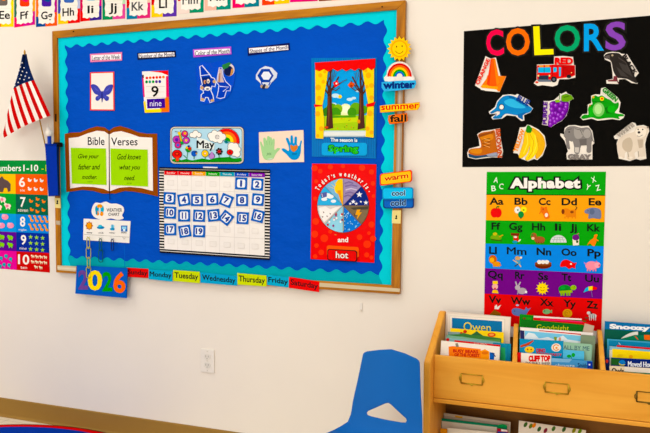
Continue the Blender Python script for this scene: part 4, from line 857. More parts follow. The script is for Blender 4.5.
def f(a):
    G = '84807E'
    a.poly(G, crv([(74, 214), (90, 200), (120, 198), (150, 206), (184, 204), (200, 226), (206, 262), (200, 276), (198, 322), (176, 322), (176, 290), (150, 292), (140, 330), (118, 326), (116, 296), (108, 270), (100, 290), (94, 310), (80, 300), (76, 270), (66, 246)], 3))
    a.poly('A4A09C', crv([(118, 208), (144, 212), (160, 232), (150, 254), (128, 258), (116, 240)], 3)); a.ell('A8A4A0', 178, 234, 18, 22); a.poly('6A6664', [(140, 262), (176, 258), (176, 290), (146, 292)]); a.poly('EEE8DE', [(92, 268), (108, 274), (116, 320), (108, 326), (96, 300)]); a.poly('EEE8DE', [(56, 240), (70, 250), (76, 262), (64, 258)])
    a.ell('2A2624', 92, 226, 3.5); a.line('5A5654', [(84, 216), (104, 210)], 3); a.line('4E4A48', [(120, 210), (146, 216), (156, 240)], 2.5); a.line('6A6664', [(200, 254), (212, 276)], 3); a.poly('C8C2BC', [(120, 300), (140, 300), (138, 326), (120, 324)])
cutout('elephant_cutout', 'grey elephant cutout with the word GRAY at its feet', T6, [(68, 206), (88, 192), (120, 190), (150, 196), (186, 194), (206, 220), (216, 280), (206, 290), (206, 360), (80, 360), (76, 330), (84, 318), (68, 270), (46, 242), (50, 230), (66, 236)], f, 0,
       lambda a: a.text('8A8480', 'GRAY', 86, 332, 198, 358, sl=.02, bold=.06, out='3A3634', ow=.02))
def f(a):
    Wh = 'DDD2C4'
    a.poly(Wh, crv([(330, 262), (352, 244), (380, 232), (404, 224), (416, 200), (440, 198), (470, 202), (474, 218), (462, 250), (452, 280), (458, 320), (458, 350), (440, 356), (424, 350), (420, 320), (406, 330), (410, 354), (380, 360), (370, 350), (372, 322), (360, 330), (358, 352), (334, 350), (328, 320), (322, 290)], 3))
    a.poly('C6B9A8', crv([(352, 268), (384, 252), (398, 280), (390, 318), (366, 320), (348, 300)], 3)); a.poly('EEE6DA', crv([(412, 216), (440, 206), (462, 216), (458, 242), (436, 254), (416, 240)], 3)); a.poly('C2B4A4', [(420, 262), (448, 262), (446, 300), (428, 304)])
    a.ell('2A2422', 428, 228, 7, 6); a.ell('2A2422', 424, 214, 3.5); a.ell('2A2422', 446, 214, 3.5); a.line('4A4240', [(418, 244), (430, 248), (446, 240)], 2); a.ell('8A7E74', 470, 204, 5); a.line('8A8074', [(374, 322), (380, 356)], 2.5); a.line('8A8074', [(424, 318), (428, 350)], 2.5)
    for x in (340, 388, 434, 450): a.ell('EAE2D6', x, 350, 10, 6)
cutout('polar_bear_cutout', 'white polar bear cutout with the word White along its back', T6, [(304, 246), (396, 176), (412, 182), (418, 194), (450, 190), (476, 200), (480, 222), (466, 256), (460, 286), (466, 356), (436, 364), (414, 358), (384, 368), (330, 356), (322, 320), (318, 280), (326, 262), (310, 262)], f, 0,
       lambda a: a.text('B8B0A6', 'WHITE', 314, 206, 410, 228, rot=-37, bold=.05, out='6A645E', ow=.02))

# ================================================================== Alphabet poster
root = thing('alphabet_poster', 'rainbow-banded poster headed Alphabet hanging on the wall under the black poster', 'poster', wp(544, 330))
AY = -.0012
a = Art(AY, coat=.2)
a.slab('12A01C', [(486.8, 171.9), (606, 171.7), (601.3, 331), (483.8, 325)], .001)
Lx = lambda y: 486.8-(y-172)*.0196; Rx = lambda y: 606-(y-172)*.0296
bands = [('FAAA0A', 194.7, 220.2, 195.6, 222), ('12A01C', 220.2, 243.6, 222, 246.3), ('0E8CE6', 243.6, 268.2, 246.3, 273.6), ('6E1484', 268.2, 293.5, 273.6, 298.8), ('D81414', 293.5, 325, 298.8, 331)]
ABD = []
for c, l0, l1, r0, r1 in bands:
    ab = Art(AY-.0003, coat=.2); ABD.append(ab); ab.poly(c, [(Lx(l0), l0), (Rx(r0), r0), (Rx(r1), r1), (Lx(l1), l1)])
a.build('sheet', root)
a = Art(AY-.0003, coat=.2); a.poly('12A01C', [(487, 172.4), (605.6, 172.2), (605, 195.4), (486.8, 194.5)]); a.line('0E3A12', [(Lx(194.7), 194.5), (Rx(195.6), 195.4)], .8)
a.text('F4F2EE', 'Alphabet', 510, 177.8, 580.5, 191.4, bold=.055, out='0A140A', ow=.11, space=1.1)
for t, x, y_, r in (('A', 496, 180, 8), ('B', 493.6, 188.3, -4), ('C', 501.3, 186.3, 10), ('X', 593.6, 179.6, -18), ('Y', 588, 187.2, 22), ('Z', 598, 187.8, -14)): a.text('E6F2E2', t, x-2.2, y_-2.8, x+2.2, y_+2.8, rot=r, bold=.01)
a.build('title_band', root)
rowsL = [[('Aa', 489.4, 503.6), ('Bb', 514.4, 527.6), ('Cc', 538.7, 550.5), ('Dd', 561.6, 577), ('Ee', 588.6, 601.4)],
         [('Ff', 491.4, 500.4), ('Gg', 509, 522.6), ('Hh', 531.9, 545.2), ('Ii', 554.8, 561.4), ('Jj', 569.9, 577), ('Kk', 587, 600.4)],
         [('Ll', 489, 496.8), ('Mm', 507, 526.2), ('Nn', 536.6, 551.2), ('Oo', 561.4, 576.6), ('Pp', 587.4, 600.8)],
         [('Qq', 487.8, 502.8), ('Rr', 515, 524.6), ('Ss', 538, 548.2), ('Tt', 561.6, 571.3), ('Uu', 585, 599)],
         [('Vv', 488.4, 501.4), ('Ww', 510.6, 530.4), ('Xx', 539.8, 553.6), ('Yy', 563.2, 576), ('Zz', 586.4, 598)]]
y0s = [(197.4, 198.2), (222.2, 224.2), (246.4, 249.2), (270.2, 275.2), (295.2, 301.6)]
for k, r in enumerate(rowsL):
    a = ABD[k]
    for t, x0, x1 in r:
        u = (x0-487)/116; y_ = y0s[k][0]+(y0s[k][1]-y0s[k][0])*u; sl = (.01, .03, .045, .06, .075)[k]
        h = 9.6 if t in ('Gg', 'Jj', 'Pp', 'Qq', 'Yy') else 7.4
        a.text('0E1410', t, x0, y_, x1, y_+h, bold=.03, sl=sl)
def leg4(c, x0, x1, y_, h=2., w=.9):
    for x in (x0, x0+(x1-x0)*.3, x1-(x1-x0)*.3, x1): a.rect(c, x-w/2, y_, x+w/2, y_+h)
a = ABD[0]
# apple balloons cat dog elephant
a.ell('DC1414', 494.4, 212.8, 3.8, 4.8); a.ell('DC1414', 497.9, 212.8, 3.8, 4.8); a.line('2A3A10', [(496, 209), (497, 206.4)], .6); a.ell('2A7A1E', 498, 206.8, 1.5, .7)
a.ell('E8ECE8', 517.4, 210, 3, 3.4); a.ell('EEE43A', 523.6, 209.6, 3.2, 3.2); a.ell('2E8A4A', 521, 214.6, 3, 3.4); a.ell('3A4A4A', 517.8, 210, .8); a.ell('8A9A2A', 523.6, 210, .9); a.poly('2A6A3A', [(519.6, 217), (522, 217), (521, 219.4)])
a.poly('E07A2A', crv([(541, 206.5), (544, 207.5), (546.6, 206.6), (547.4, 210), (549, 214), (549.4, 218), (545, 218.6), (543.4, 215), (540.6, 211)], 3)); a.ell('F0E8DC', 546.4, 215, 1.6, 2); a.line('E07A2A', [(541, 211), (539.4, 214)], 1); a.ell('8A4A1A', 543.2, 209.2, .7)
a.ell('DE8A3A', 566, 211.6, 4, 3.4); a.poly('DE8A3A', [(566, 210), (576, 209.4), (576, 217), (566, 217)]); a.ell('7A3A1A', 563, 211.6, 1.5, 2.6); a.line('2A2018', [(575.4, 210), (577, 207.6), (575.6, 206.6)], .9); leg4('DE8A3A', 565, 575.4, 216.4, 2.2); a.ell('8A4A1A', 572, 212, 1.8, 1.3)
a.poly('76809E', crv([(584.4, 211), (588, 208.4), (594, 207.6), (600, 209.4), (601.2, 214), (600.6, 218.6), (596.6, 218.6), (592.6, 218), (588.4, 218.6), (588.6, 214), (585.6, 213.4)], 3)); a.ell('5E6A86', 592, 211.6, 2.6, 3); a.ell('1A1A24', 588, 210.8, .5)
a = ABD[1]
# frog goat horse igloo jug kangaroo
a.ell('7AA82A', 496, 237.6, 5.6, 3); a.ell('C8C02A', 495, 234, 2.2, 1.6); a.line('C8A02A', [(499, 237), (503, 235)], 1); a.line('3A5A1E', [(491, 239.4), (502, 241)], 1)
a.poly('7A2A1E', [(510.6, 233), (519.6, 233.2), (519, 235.8), (511.2, 235.6)]); a.poly('C8402E', [(513, 236), (518.4, 236), (518.8, 241.4), (514, 242)]); a.ell('E8D8D0', 515.4, 237, 1.8, 1.1); a.ell('3A9AB4', 515, 242, 2.6, 1.6); a.line('E8E4E0', [(518.4, 241.6), (520.6, 239.4)], 1.2)
a.ell('9A5A3A', 539.6, 239.8, 5.4, 3.4); a.ell('9A5A3A', 533.8, 236, 3, 3.2); a.ell('E8C8A8', 533, 238.4, 1.6, 1.4); a.ell('4A7A3A', 532.4, 235, 1.2); leg4('6A3A20', 536.6, 543.4, 242, 1.8)
a.ell('D4DCDC', 558.4, 242.6, 8.2, 7.6, 0, 180, 14)
for r in (3, 5.4): a.line('98A8A8', [(558.4-8+r*.5, 242.6-r), (558.4+8-r*.5, 242.6-r+.2)], .4)
for x in (553, 556.6, 560.4, 564): a.line('98A8A8', [(x, 242.4), (558.4+(x-558.4)*.6, 237)], .4)
a.poly('EEE6DA', [(572.4, 237), (579, 236.6), (579, 245), (573, 245.6)]); a.ell('6A2A7A', 575.8, 237.4, 3.6, 3); a.ell('3A5A2A', 577.2, 241.6, 1.2, 1.5); a.line('C84A8A', [(577, 234.4), (579, 233.4)], .7)
a.poly('F08A1E', crv([(594.6, 234.8), (597.6, 234.6), (596.4, 238), (596.6, 241), (594.6, 245.8), (592.6, 245.8), (590, 243.4), (587, 245.6), (590, 240.6), (593.6, 238)], 3)); a.line('F08A1E', [(596, 239), (598.4, 241)], .9)
a = ABD[2]
# lion monkey nest octopus pig
a.ell('C86A1E', 492.8, 259.4, 4, 4.4); a.ell('F0B44A', 492, 260, 2.3, 2.6); a.ell('E09A3A', 496.6, 264, 4, 2.6); leg4('E09A3A', 493.6, 499.4, 265.4, 1.6); a.line('C87A2A', [(499.6, 263), (501, 266)], .8)
a.ell('C8A478', 517.6, 258.4, 2.6, 2.4); a.ell('5AA0C8', 518, 262.6, 2.8, 2.6); a.line('D8B488', [(513, 260), (518, 263)], 1); a.line('3A3A4A', [(514.6, 266.4), (518, 264)], 1); a.line('D8B488', [(519, 264), (521, 267)], 1.1); a.ell('EEE0C8', 521, 257.6, 1.1)
a.ell('6A2A14', 543.2, 265.2, 8.4, 3.6); a.ell('8A4A1E', 543.2, 263.4, 8.4, 2.2)
for x in (539.4, 543, 546.8): a.ell('F0ECE6', x, 262, 2.3, 2)
a.poly('DE3A24', crv([(560, 266), (561.6, 261.4), (566, 259.6), (571, 261.4), (574, 263), (576.6, 262.6), (575.2, 266), (575.4, 268.6), (572, 267.6), (569, 269), (565.6, 266.6), (562, 267)], 3)); a.ell('F4E8D8', 571, 264, .9)
a.ell('F09AAE', 591.6, 265.6, 6.2, 4.4); a.ell('F4AABA', 597.4, 265, 3, 3); a.ell('D8708A', 599.4, 265.4, 1, 1.2); a.poly('E07A92', [(595, 262.4), (596.6, 260.6), (597.8, 262.6)]); leg4('E88AA0', 587.6, 595.6, 269, 2.2, 1.3); a.line('E88AA0', [(585.6, 264), (584.2, 262.4)], .6)
a = ABD[3]
# queen rabbit sun turtle umbrella
a.ell('F0B8B0', 495, 286.6, 3, 3); a.poly('F0C81E', [(492.6, 281), (497.6, 281), (497.8, 284), (492.6, 284)]); a.poly('F0C02A', [(492.8, 290), (497.4, 290), (498.6, 293.4), (492, 293)]); a.ell('C8304A', 495, 288.6, 1)
a.ell('B4A8B4', 522, 291, 4.6, 3.2); a.ell('BEB2BE', 517.6, 287.6, 2.6, 2.4); a.line('BEB2BE', [(517, 286), (515.6, 281.6)], 1.3); a.line('BEB2BE', [(518.4, 286), (520.4, 282)], 1.3); a.ell('EEE8EE', 526, 292, 1.2); a.line('A498A4', [(518, 292), (517.4, 294.4)], 1)
for k in range(12): t = k*PI/6; a.poly('F4C81E', [(542.4+4.4*math.cos(t-.25), 288.4+4.6*math.sin(t-.25)), (542.4+6.8*math.cos(t), 288.4+7*math.sin(t)), (542.4+4.4*math.cos(t+.25), 288.4+4.6*math.sin(t+.25))])
a.ell('F8DA2A', 542.4, 288.4, 4.6, 4.8); a.ell('8A5A1A', 541, 287.4, .5); a.ell('8A5A1A', 544, 287.4, .5); a.arc('8A5A1A', 542.4, 288.6, 2, 2.5, 210, 330, 6)
a.ell('1E8A3A', 564.8, 289, 6.4, 4.2); a.ell('9ABE4A', 573.4, 287.6, 3, 2.5); a.poly('9ABE4A', [(559, 291), (572, 290), (572.6, 292.6), (560, 293.4)]); leg4('8AB03E', 561.4, 569.4, 292.6, 3, 1.8); a.ell('1A2A1A', 574.2, 286.8, .4); a.ell('2AA048', 563, 287.8, 2.4, 1.8)
a.poly('40B4E0', [(583.4, 292.4), (585.4, 288.6), (588.4, 286.6), (588.6, 290.6)]); a.poly('F0D82A', [(588.4, 286.6), (592.6, 286), (592.4, 290.4), (588.6, 290.6)]); a.poly('DC2A2A', [(592.6, 286), (597, 287.4), (597, 289.4), (592.4, 290.4)]); a.line('7A5AA0', [(591, 289.6), (592.4, 297)], .7)
a = ABD[4]
# vulture whale x-ray fish yarn zebra
a.poly('8A5A2A', [(489.6, 314.6), (494.4, 309.6), (501, 313.6), (500.6, 315.4)]); a.poly('EEE8E4', [(494.6, 306), (496.6, 304.6), (497.4, 307), (501, 304.8), (498.4, 309.4), (494.6, 309)]); a.line('5A6A2A', [(490, 315), (500, 315.6)], 1.2)
a.poly('6A7EB8', crv([(512, 309.6), (516, 308), (521, 309), (524.6, 310), (526, 306.8), (528, 309), (531, 307.6), (528, 311.6), (525, 315.4), (518, 316), (512.6, 314)], 3)); a.ell('A8BCDC', 517.4, 305.2, 1.6, .9); a.ell('1A1A2A', 514.6, 311, .5)
a.ell('8AB884', 546.6, 311.6, 4, 2.6); a.poly('8AB884', [(549.6, 311.6), (552, 309.6), (552, 313.4)]); a.ell('2A4A2A', 544.6, 311, .6)
a.ell('DCA43A', 567.4, 313.4, 4.8, 4.4); a.arc('B07A1E', 567.4, 313.4, 2.6, 3, 0, 300, 10); a.arc('B07A1E', 566.6, 313.4, 1, 1.4, 0, 300, 8)
a.ell('D8D4D4', 592.6, 316, 4, 2.4); a.ell('D8D4D4', 588.6, 313, 1.8, 1.6); leg4('CFCBCB', 589.6, 595.6, 317.4, 3, .8)
for x in (590, 592, 594): a.line('3A3838', [(x, 314), (x+.5, 318)], .6)
a.line('2A2828', [(590, 311), (592, 314)], .9); a.line('7A4A3A', [(585, 317.6), (588, 318)], 1.4)
for a in ABD: a.build('letter_band', root)

# ================================================================== flag in its blue holder
FLY = -.10
root = thing('flag', 'small American flag on a thin wooden stick leaning out of the blue holder', 'flag', wp(47.5, 150, -.06))
m = MB(); tipw = wp(24.7, 52, FLY); botw = wp(48.5, 160, -.05); m.tube([tipw, botw], .0032, mat('B08A4E', .5, 'plastic'), 8); stk = m.build('stick', root)
tw = wp(24.6, 50.2, FLY)
m = MB(); m.tube([tw-Vector((0, 0, .02)), tw-Vector((0, 0, .014)), tw-Vector((0, 0, .006)), tw+Vector((0, 0, .002))], [.003, .0052, .0048, .0015], mat('C49A5A', .4, 'plastic'), 10); m.build('finial', stk)
frd, fwh, fnv = mat('B8101E', .75, 'cloth'), mat('EDE6E0', .75, 'cloth'), mat('14234E', .75, 'cloth')
def pl(P, s):
    s = max(0, min(1, s)); L = [math.dist(P[i], P[i+1]) for i in range(len(P)-1)]; T = sum(L)*s
    for i, l in enumerate(L):
        if T <= l or i == len(L)-1: t = T/l; return (P[i][0]+(P[i+1][0]-P[i][0])*t, P[i][1]+(P[i+1][1]-P[i][1])*t)
        T -= l
bot = [(4.1, 137.8), (10.5, 133.8), (19, 128.8), (29, 124), (39, 119.8), (50.6, 115.6)]
topA = [(4.6, 128), (8, 110), (13.4, 88.5)]; topB = [(13.4, 88.5), (23, 83.4), (34.2, 80)]
def topp(s): return pl(topA, s/6) if s < 6 else pl(topB, (s-6)/7)
def wave(s, v): return .010*math.sin(s*1.45+1.2)*(.3+.7*v)+.005*math.sin(s*.7+v*3)
m = MB(); NV = 12
for k in range(13):
    mm = frd if k % 2 == 0 else fwh; vs = []; SS = 3
    for i in range(SS+1):
        s = k+i/SS; a_, b_ = topp(s), pl(bot, s/13)
        for j in range(NV+1):
            v = j/NV; bow = 1.2*math.sin(PI*v)*(1-s/13); vs.append(wp(a_[0]+(b_[0]-a_[0])*v-bow, a_[1]+(b_[1]-a_[1])*v, FLY-.004+wave(s, .35+.65*v)))
    m.add(vs, [(i*(NV+1)+j, i*(NV+1)+j+1, (i+1)*(NV+1)+j+1, (i+1)*(NV+1)+j) for i in range(SS) for j in range(NV)], mm, True)
vs = []; NS = 14
for i in range(NS+1):
    s = 6+7*i/NS; b_ = topp(s); a_ = (22.4+4.2*i/NS, 54.4-.4*i/NS)
    for j in range(NV+1):
        v = j/NV; bow = (.8 if i < NS/2 else -.9)*math.sin(PI*v)*abs(i/NS-.5)*2
        vs.append(wp(a_[0]+(b_[0]-a_[0])*v+bow, a_[1]+(b_[1]-a_[1])*v, FLY-.004+wave(s, .35*v)+.004*math.sin(i*1.1)*(1-v)))
m.add(vs, [(i*(NV+1)+j, i*(NV+1)+j+1, (i+1)*(NV+1)+j+1, (i+1)*(NV+1)+j) for i in range(NS) for j in range(NV)], fnv, True)
cloth = m.build('cloth', root)
a = Art(FLY-.022)
for x, y_ in ((22, 62.8), (20.4, 67), (24, 67.8), (18.8, 70.6), (22.4, 71.4), (26.6, 72.6), (17.4, 74.4), (21.2, 75), (25.2, 76.2), (16.2, 78.2), (19.8, 78.8), (24, 79.6), (29, 77.8), (18.2, 82.4), (15.2, 82), (14.6, 85.4)): star(x, y_, .98, 'E8E6EA')
a.build('stars', cloth)
# blue holder clipped to the frame
root = thing('flag_holder', 'royal blue fabric sleeve clipped to the left rail of the board, holding the flag', 'holder', wp(54, 197, -.04))
hb = add_bump(mat('0A3698', .45, 'cloth'), 40, .3, .002); hd = mat('08225E', .5, 'cloth')
f4 = [wp(44.9, 143.6, -.07), wp(56.4, 144.4, -.07), wp(58, 195, -.07), wp(48.4, 196.4, -.07)]
b4 = [wp(45.5, 143.6, -.03), wp(59, 146, -.028), wp(60, 196, -.028), wp(49, 196.4, -.03)]
m = MB(); m.add(f4, [(0, 1, 2, 3)], hb); m.add([f4[1], b4[1], b4[2], f4[2]], [(0, 1, 2, 3)], hd); m.add([f4[0], b4[0], b4[3], f4[3]], [(0, 1, 2, 3)], hb); m.add([f4[3], f4[2], b4[2], b4[3]], [(0, 1, 2, 3)], hd); m.add(b4, [(0, 1, 2, 3)], hb); slv = m.build('sleeve', root)
m = MB(); m.tube([wp(45, 144, -.072), wp(56.4, 144.6, -.072)], .003, hb); m.build('hem', slv)
m = MB(); c0 = wp(54.5, 144, -.05); m.box((c0.x-.002, -.06, c0.z-.014), (c0.x+.03, -.023, c0.z+.008), mat('0E0E12', .4, 'plastic'), .003); m.tube([c0+Vector((.03, .02, .0)), c0+Vector((.02, -.014, .004)), c0+Vector((.0, -.02, -.01))], .003, mat('0E0E12', .4, 'plastic')); m.build('clip', root)
# pointer
root = thing('pointer', 'blue rod with a white turned tip standing in the blue holder beside the flag', 'pointer', wp(49.5, 150, -.05))
pb = wp(49.3, 136, -.05); m = MB(); pw = mat('E8E2DA', .35, 'plastic')
m.tube([wp(49.8, 160, -.05), pb], .010, mat('0C3EA6', .35, 'plastic'), 12); m.build('rod', root)
m = MB(); m.tube([wp(49.2, 136.4, -.05), wp(49.1, 135.6, -.05), wp(49, 133.2, -.05), wp(48.8, 131.2, -.05), wp(48.6, 130.4, -.05), wp(48.3, 127.8, -.05), wp(47.9, 127.2, -.05), wp(47.3, 122.8, -.05)], [.013, .0175, .0165, .0175, .0125, .0105, .0042, .0038], pw, 14); m.build('tip', root)
# ================================================================== book display stand
mapx, mapz = wood('maple_x', 'DC942A', 'EAA63C', 0, .4, .55), wood('maple_z', 'DA9028', 'E6A23A', 2, .38, .7)
map_shade = wood('maple_shaded', '6E4818', '83581F', 0, .5, .8)  # back panel's maple darkened to paint in the shadow of the recess
shelf = thing('book_display', 'maple wooden book display stand full of picture books, right of the blue chair', 'bookcase', (2.63, -.17, 0))
XL, XR = 1.998, 3.274
def side(x0):
    pr = [(-.03, 0), (-.31, 0), (-.31, .575)]
    pr += [(-.31+.012*(1-math.cos(t*PI/8)), .575+.03*math.sin(t*PI/8)) for t in range(1, 3)]
    pr += [(-.088, .735), (-.078, .744), (-.066, .749), (-.052, .749), (-.04, .744), (-.032, .736), (-.03, .726)]
    MB().prism([(x0, p[0], p[1]) for p in pr], (.028, 0, 0), mapz, .007).build('side_panel', shelf)
side(XL); side(XR-.028)
xi0, xi1 = XL+.028, XR-.028
fpan = MB().box((xi0, -.257, .447), (xi1, -.241, .612), mapx, .003).build('front_panel', shelf)
MB().box((xi0, -.262, .430), (xi1, -.034, .446), mapx, .003).build('bin_floor', shelf)
MB().box((xi0, -.040, .08), (xi1, -.032, .66), map_shade).build('back_panel', shelf)
MB().box((xi0, -.29, .08), (xi1, -.041, .098), mapx, .002).build('lower_shelf', shelf)
MB().box((xi0, -.28, .0), (xi1, -.265, .079), mapx, .002).build('kick_board', shelf)
def divider(xb, xf):
    w = .018; P = [(-.0405, .447), (-.2405, .447), (-.2405, .608), (-.075, .712), (-.06, .718), (-.0405, .716)]
    def X(y_, z): t = max(0, min(1, (-y_-.04)/.2)); return xb+(xf-xb)*t
    MB().prism([(X(p[0], p[1])-w/2, p[0], p[1]) for p in P], (w, 0, 0), mapz, .003).build('divider', shelf)
D1, D2, D3 = (2.303, 2.325), (2.61, 2.632), (2.94, 2.94)
for d in (D1, D2, D3): divider(*d)
brass = mat('B89A2E', .3, 'metal', 1.); brassd = mat('6E5A26', .35, 'metal', 1.)
for k, (xc, mm) in enumerate(((2.171, brass), (2.477, brass), (2.783, brassd), (3.09, brassd))):
    y_ = -.2575; z0, z1 = .516, .552; w = .040; m = MB()
    o = [(xc-w, z0), (xc+w, z0), (xc+w, z1), (xc-w, z1)]
    for p, q in ((0, 1), (1, 2), (3, 0)): m.tube([(o[p][0], y_-.001, o[p][1]), (o[q][0], y_-.001, o[q][1])], .0026, mm, 6)
    m.tube([(o[2][0], y_-.001, o[2][1]), (o[3][0], y_-.001, o[3][1])], .0018, mm, 6)
    for sx in (-1, 1):
        m.tube([(xc+sx*w, y_-.001, z0+.006), (xc+sx*(w+.006), y_-.001, (z0+z1)/2-.004), (xc+sx*(w+.006), y_-.001, (z0+z1)/2+.004), (xc+sx*w, y_-.001, z1-.006)], .0018, mm, 6)
    m.tube([(xc-.006, y_-.001, z0-.001), (xc, y_-.0015, z0-.006), (xc+.006, y_-.001, z0-.001)], .002, mm, 6)
    m.build('label_holder', fpan)

# ------------------------------------------------------------------ books
pagec = mat('E4DCC8', .8, 'paper')
LEAN = math.radians(7)
NB = Vector((0, -math.cos(LEAN), math.sin(LEAN)))
DB = Vector((0, -math.sin(LEAN), -math.cos(LEAN)))   # down along the cover
def book(d, x0, yt0, x1, yt1, cover, label, art=None, t=.005, name='picture_book', zf=.4475, z_ref=.611, group='picture books in the upper bins', spine=None, soft=True, label_only=None):
    """a closed book standing in the rack, front cover to the room; d = depth of its cover at the height of the front panel"""
    pl_ = Plane((0, -d, z_ref), NB)
    A = pl_.hit(x0, yt0); B = pl_.hit(x1, yt1)
    ux = Vector((B.x-A.x, 0, 0)); sk = (B-A)          # top edge
    e = sk.normalized(); dn = (DB-e*DB.dot(e)).normalized()
    Lh = min((zf-A.z)/dn.z, (zf-B.z)/dn.z)
    C = B+dn*Lh; Dp = A+dn*Lh; bk = -NB
    root = thing(name, label, 'book', ((C+Dp)/2+bk*t/2), group)
    cm = mat(cover, .4, 'paper', 0, .25); q = .0006
    m = MB(); v = [A, B, C, Dp]; s_ = .0012
    def slabq(v, off, th): m.add([p+bk*off for p in v]+[p+bk*(off+th) for p in v], [(0, 1, 2, 3), (7, 6, 5, 4), (0, 4, 5, 1), (1, 5, 6, 2), (2, 6, 7, 3), (3, 7, 4, 0)], cm)
    slabq(v, 0, s_); slabq(v, t-s_, s_)
    m.add([A, Dp, Dp+bk*t, A+bk*t, A+e*s_, Dp+e*s_, Dp+e*s_+bk*t, A+e*s_+bk*t], [(0, 1, 2, 3), (4, 7, 6, 5), (0, 3, 7, 4), (1, 5, 6, 2)], cm)
    cov = m.build('cover', root)
    m = MB(); ins = .003 if not soft else .001; v = [A+e*s_+dn*ins, B-e*ins+dn*ins, C-e*ins-dn*.001, Dp+e*s_-dn*.001]
    m.add([p+bk*s_ for p in v]+[p+bk*(t-s_) for p in v], [(0, 1, 2, 3), (7, 6, 5, 4), (0, 4, 5, 1), (1, 5, 6, 2), (2, 6, 7, 3), (3, 7, 4, 0)], pagec); m.build('pages', root)
    if art:
        a = Art(pl_, .0001, step=3e-5, rough=.4, coat=.25); art(a)
        a.build('cover_print', cov)
    return root
# clip helper: artwork must stay inside the visible cover
C1 = (435, 305, 7.21)
def f(a):
    a.tf(*C1); a.poly('ECE2D6', [(92, 62), (540, 90), (540, 300), (92, 300)]); a.poly('DCD2C6', [(104, 76), (505, 100), (505, 300), (104, 300)]); a.poly('F0E8DC', [(108, 80), (500, 104), (500, 300), (108, 300)]); a.poly('2276A8', [(122, 92), (484, 118), (484, 300), (122, 300)]); a.text('EED83A', 'Owen', 206, 122, 402, 186, sl=.05, bold=.0)
book(.085, 446.2, 311.4, 510.8, 317, 'DCD0C4', 'tall white-edged picture book with a blue cover reading Owen, back of the left bin', f, .008)
def f(a):
    a.tf(*C1); a.poly('F0D23A', [(110, 166), (496, 198), (496, 330), (110, 330)]); a.poly('4A8048', [(92, 200), (180, 196), (260, 215), (300, 190), (350, 222), (478, 240), (478, 300), (92, 300)]); a.poly('3A6A44', [(270, 216), (300, 188), (344, 220)]); a.poly('6A9A5A', [(92, 236), (200, 224), (300, 244), (470, 250), (470, 300), (92, 300)]); a.ell('D85A2E', 408, 215, 30, 16); a.ell('F0A86A', 408, 214, 18, 8); a.ell('C8442A', 216, 192, 14, 12); a.poly('8AA0A0', [(92, 192), (180, 196), (180, 210), (92, 214)]); a.ell('C84A3A', 190, 200, 10, 6)
book(.125, 450.6, 328.2, 503.6, 332.4, 'F0D23A', 'yellow picture book with a green hilly landscape, middle of the left bin', f)
def f(a):
    a.tf(*C1); a.poly('9AC4C8', [(80, 236), (470, 270), (470, 290), (80, 276)]); a.ell('D8303A', 92, 250, 12)
book(.145, 446.6, 335, 500.4, 342, '8AB8A0', 'pale teal picture book behind the white rabbit book in the left bin', f)
book(.165, 493, 342.6, 510.9, 344, '1A94B4', 'turquoise picture book at the right end of the left bin', lambda a: (a.tf(*C1), a.poly('52B87A', [(474, 304), (506, 308), (508, 402), (472, 398)]), a.poly('1E88A8', [(520, 280), (544, 282), (544, 404), (518, 402)])))
def f(a):
    a.tf(*C1); a.poly('D8281E', [(140, 254), (470, 288), (470, 310), (140, 290)]); a.text('F0DCD0', 'EASY READ', 282, 272, 372, 290, sl=.06); a.poly('F2ECE4', [(150, 296), (468, 312), (468, 400), (150, 400)])
book(.190, 454.6, 340.2, 500.2, 345.2, 'E43A2A', 'white picture book with a broad red band along its top in the left bin', f)
def f(a):
    a.tf(*C1); a.poly('F08A1E', [(98, 300), (130, 296), (330, 318), (330, 400), (100, 400)]); a.text('B81E1E', 'BUSY BEARS', 130, 318, 312, 342, sl=.04, bold=.05); a.text('B81E1E', 'OF THE FOREST', 140, 346, 322, 370, sl=.03, bold=.05)
    a.poly('F0A03A', [(330, 330), (360, 318), (392, 336), (390, 400), (330, 400)]); a.ell('D87A1E', 360, 345, 24, 12); a.poly('2A62B4', [(394, 340), (430, 346), (424, 402), (394, 400)]); a.line('2A3A6A', [(410, 344), (436, 372)], 8); a.poly('8A8A7A', [(146, 278), (164, 274), (172, 300), (152, 304)])
book(.212, 441.2, 340.6, 499.8, 346.8, 'EFE8DE', 'white picture book with an orange title block, front of the left bin', f)
C2 = (512, 310, 6.66)
def f(a):
    a.tf(*C2); a.poly('2A8A34', [(52, 28), (150, 36), (150, 130), (52, 130)]); a.poly('7A4A2A', [(74, 50), (92, 52), (90, 112), (74, 110)]); a.poly('4AB040', [(92, 48), (130, 52), (134, 96), (96, 92)])
book(.080, 519.8, 314, 586, 321, '1E6A2A', 'tall green picture book at the back of the middle bin', f)
book(.094, 533.6, 315.8, 590.6, 322.6, 'D81E3A', 'red book with a pale top edge leaning at the back of the middle bin', lambda a: (a.tf(*C2), a.poly('EEDCDA', [(144, 38), (464, 58), (464, 68), (144, 50)]), a.poly('E84A7A', [(190, 58), (470, 76), (470, 82), (190, 66)])))
def f(a):
    a.tf(*C2); a.poly('24702C', [(130, 66), (474, 98), (474, 200), (130, 180)]); a.text('C8C84A', 'Goodnight', 164, 96, 380, 140, sl=.04); 
book(.108, 521, 319, 584.8, 325.4, '24702C', 'green picture book with a yellowish title in the middle bin', f)
book(.122, 584.8, 323.4, 594.4, 326, 'C0AC9C', 'greyish pink book at the right end of the middle bin, behind the others')
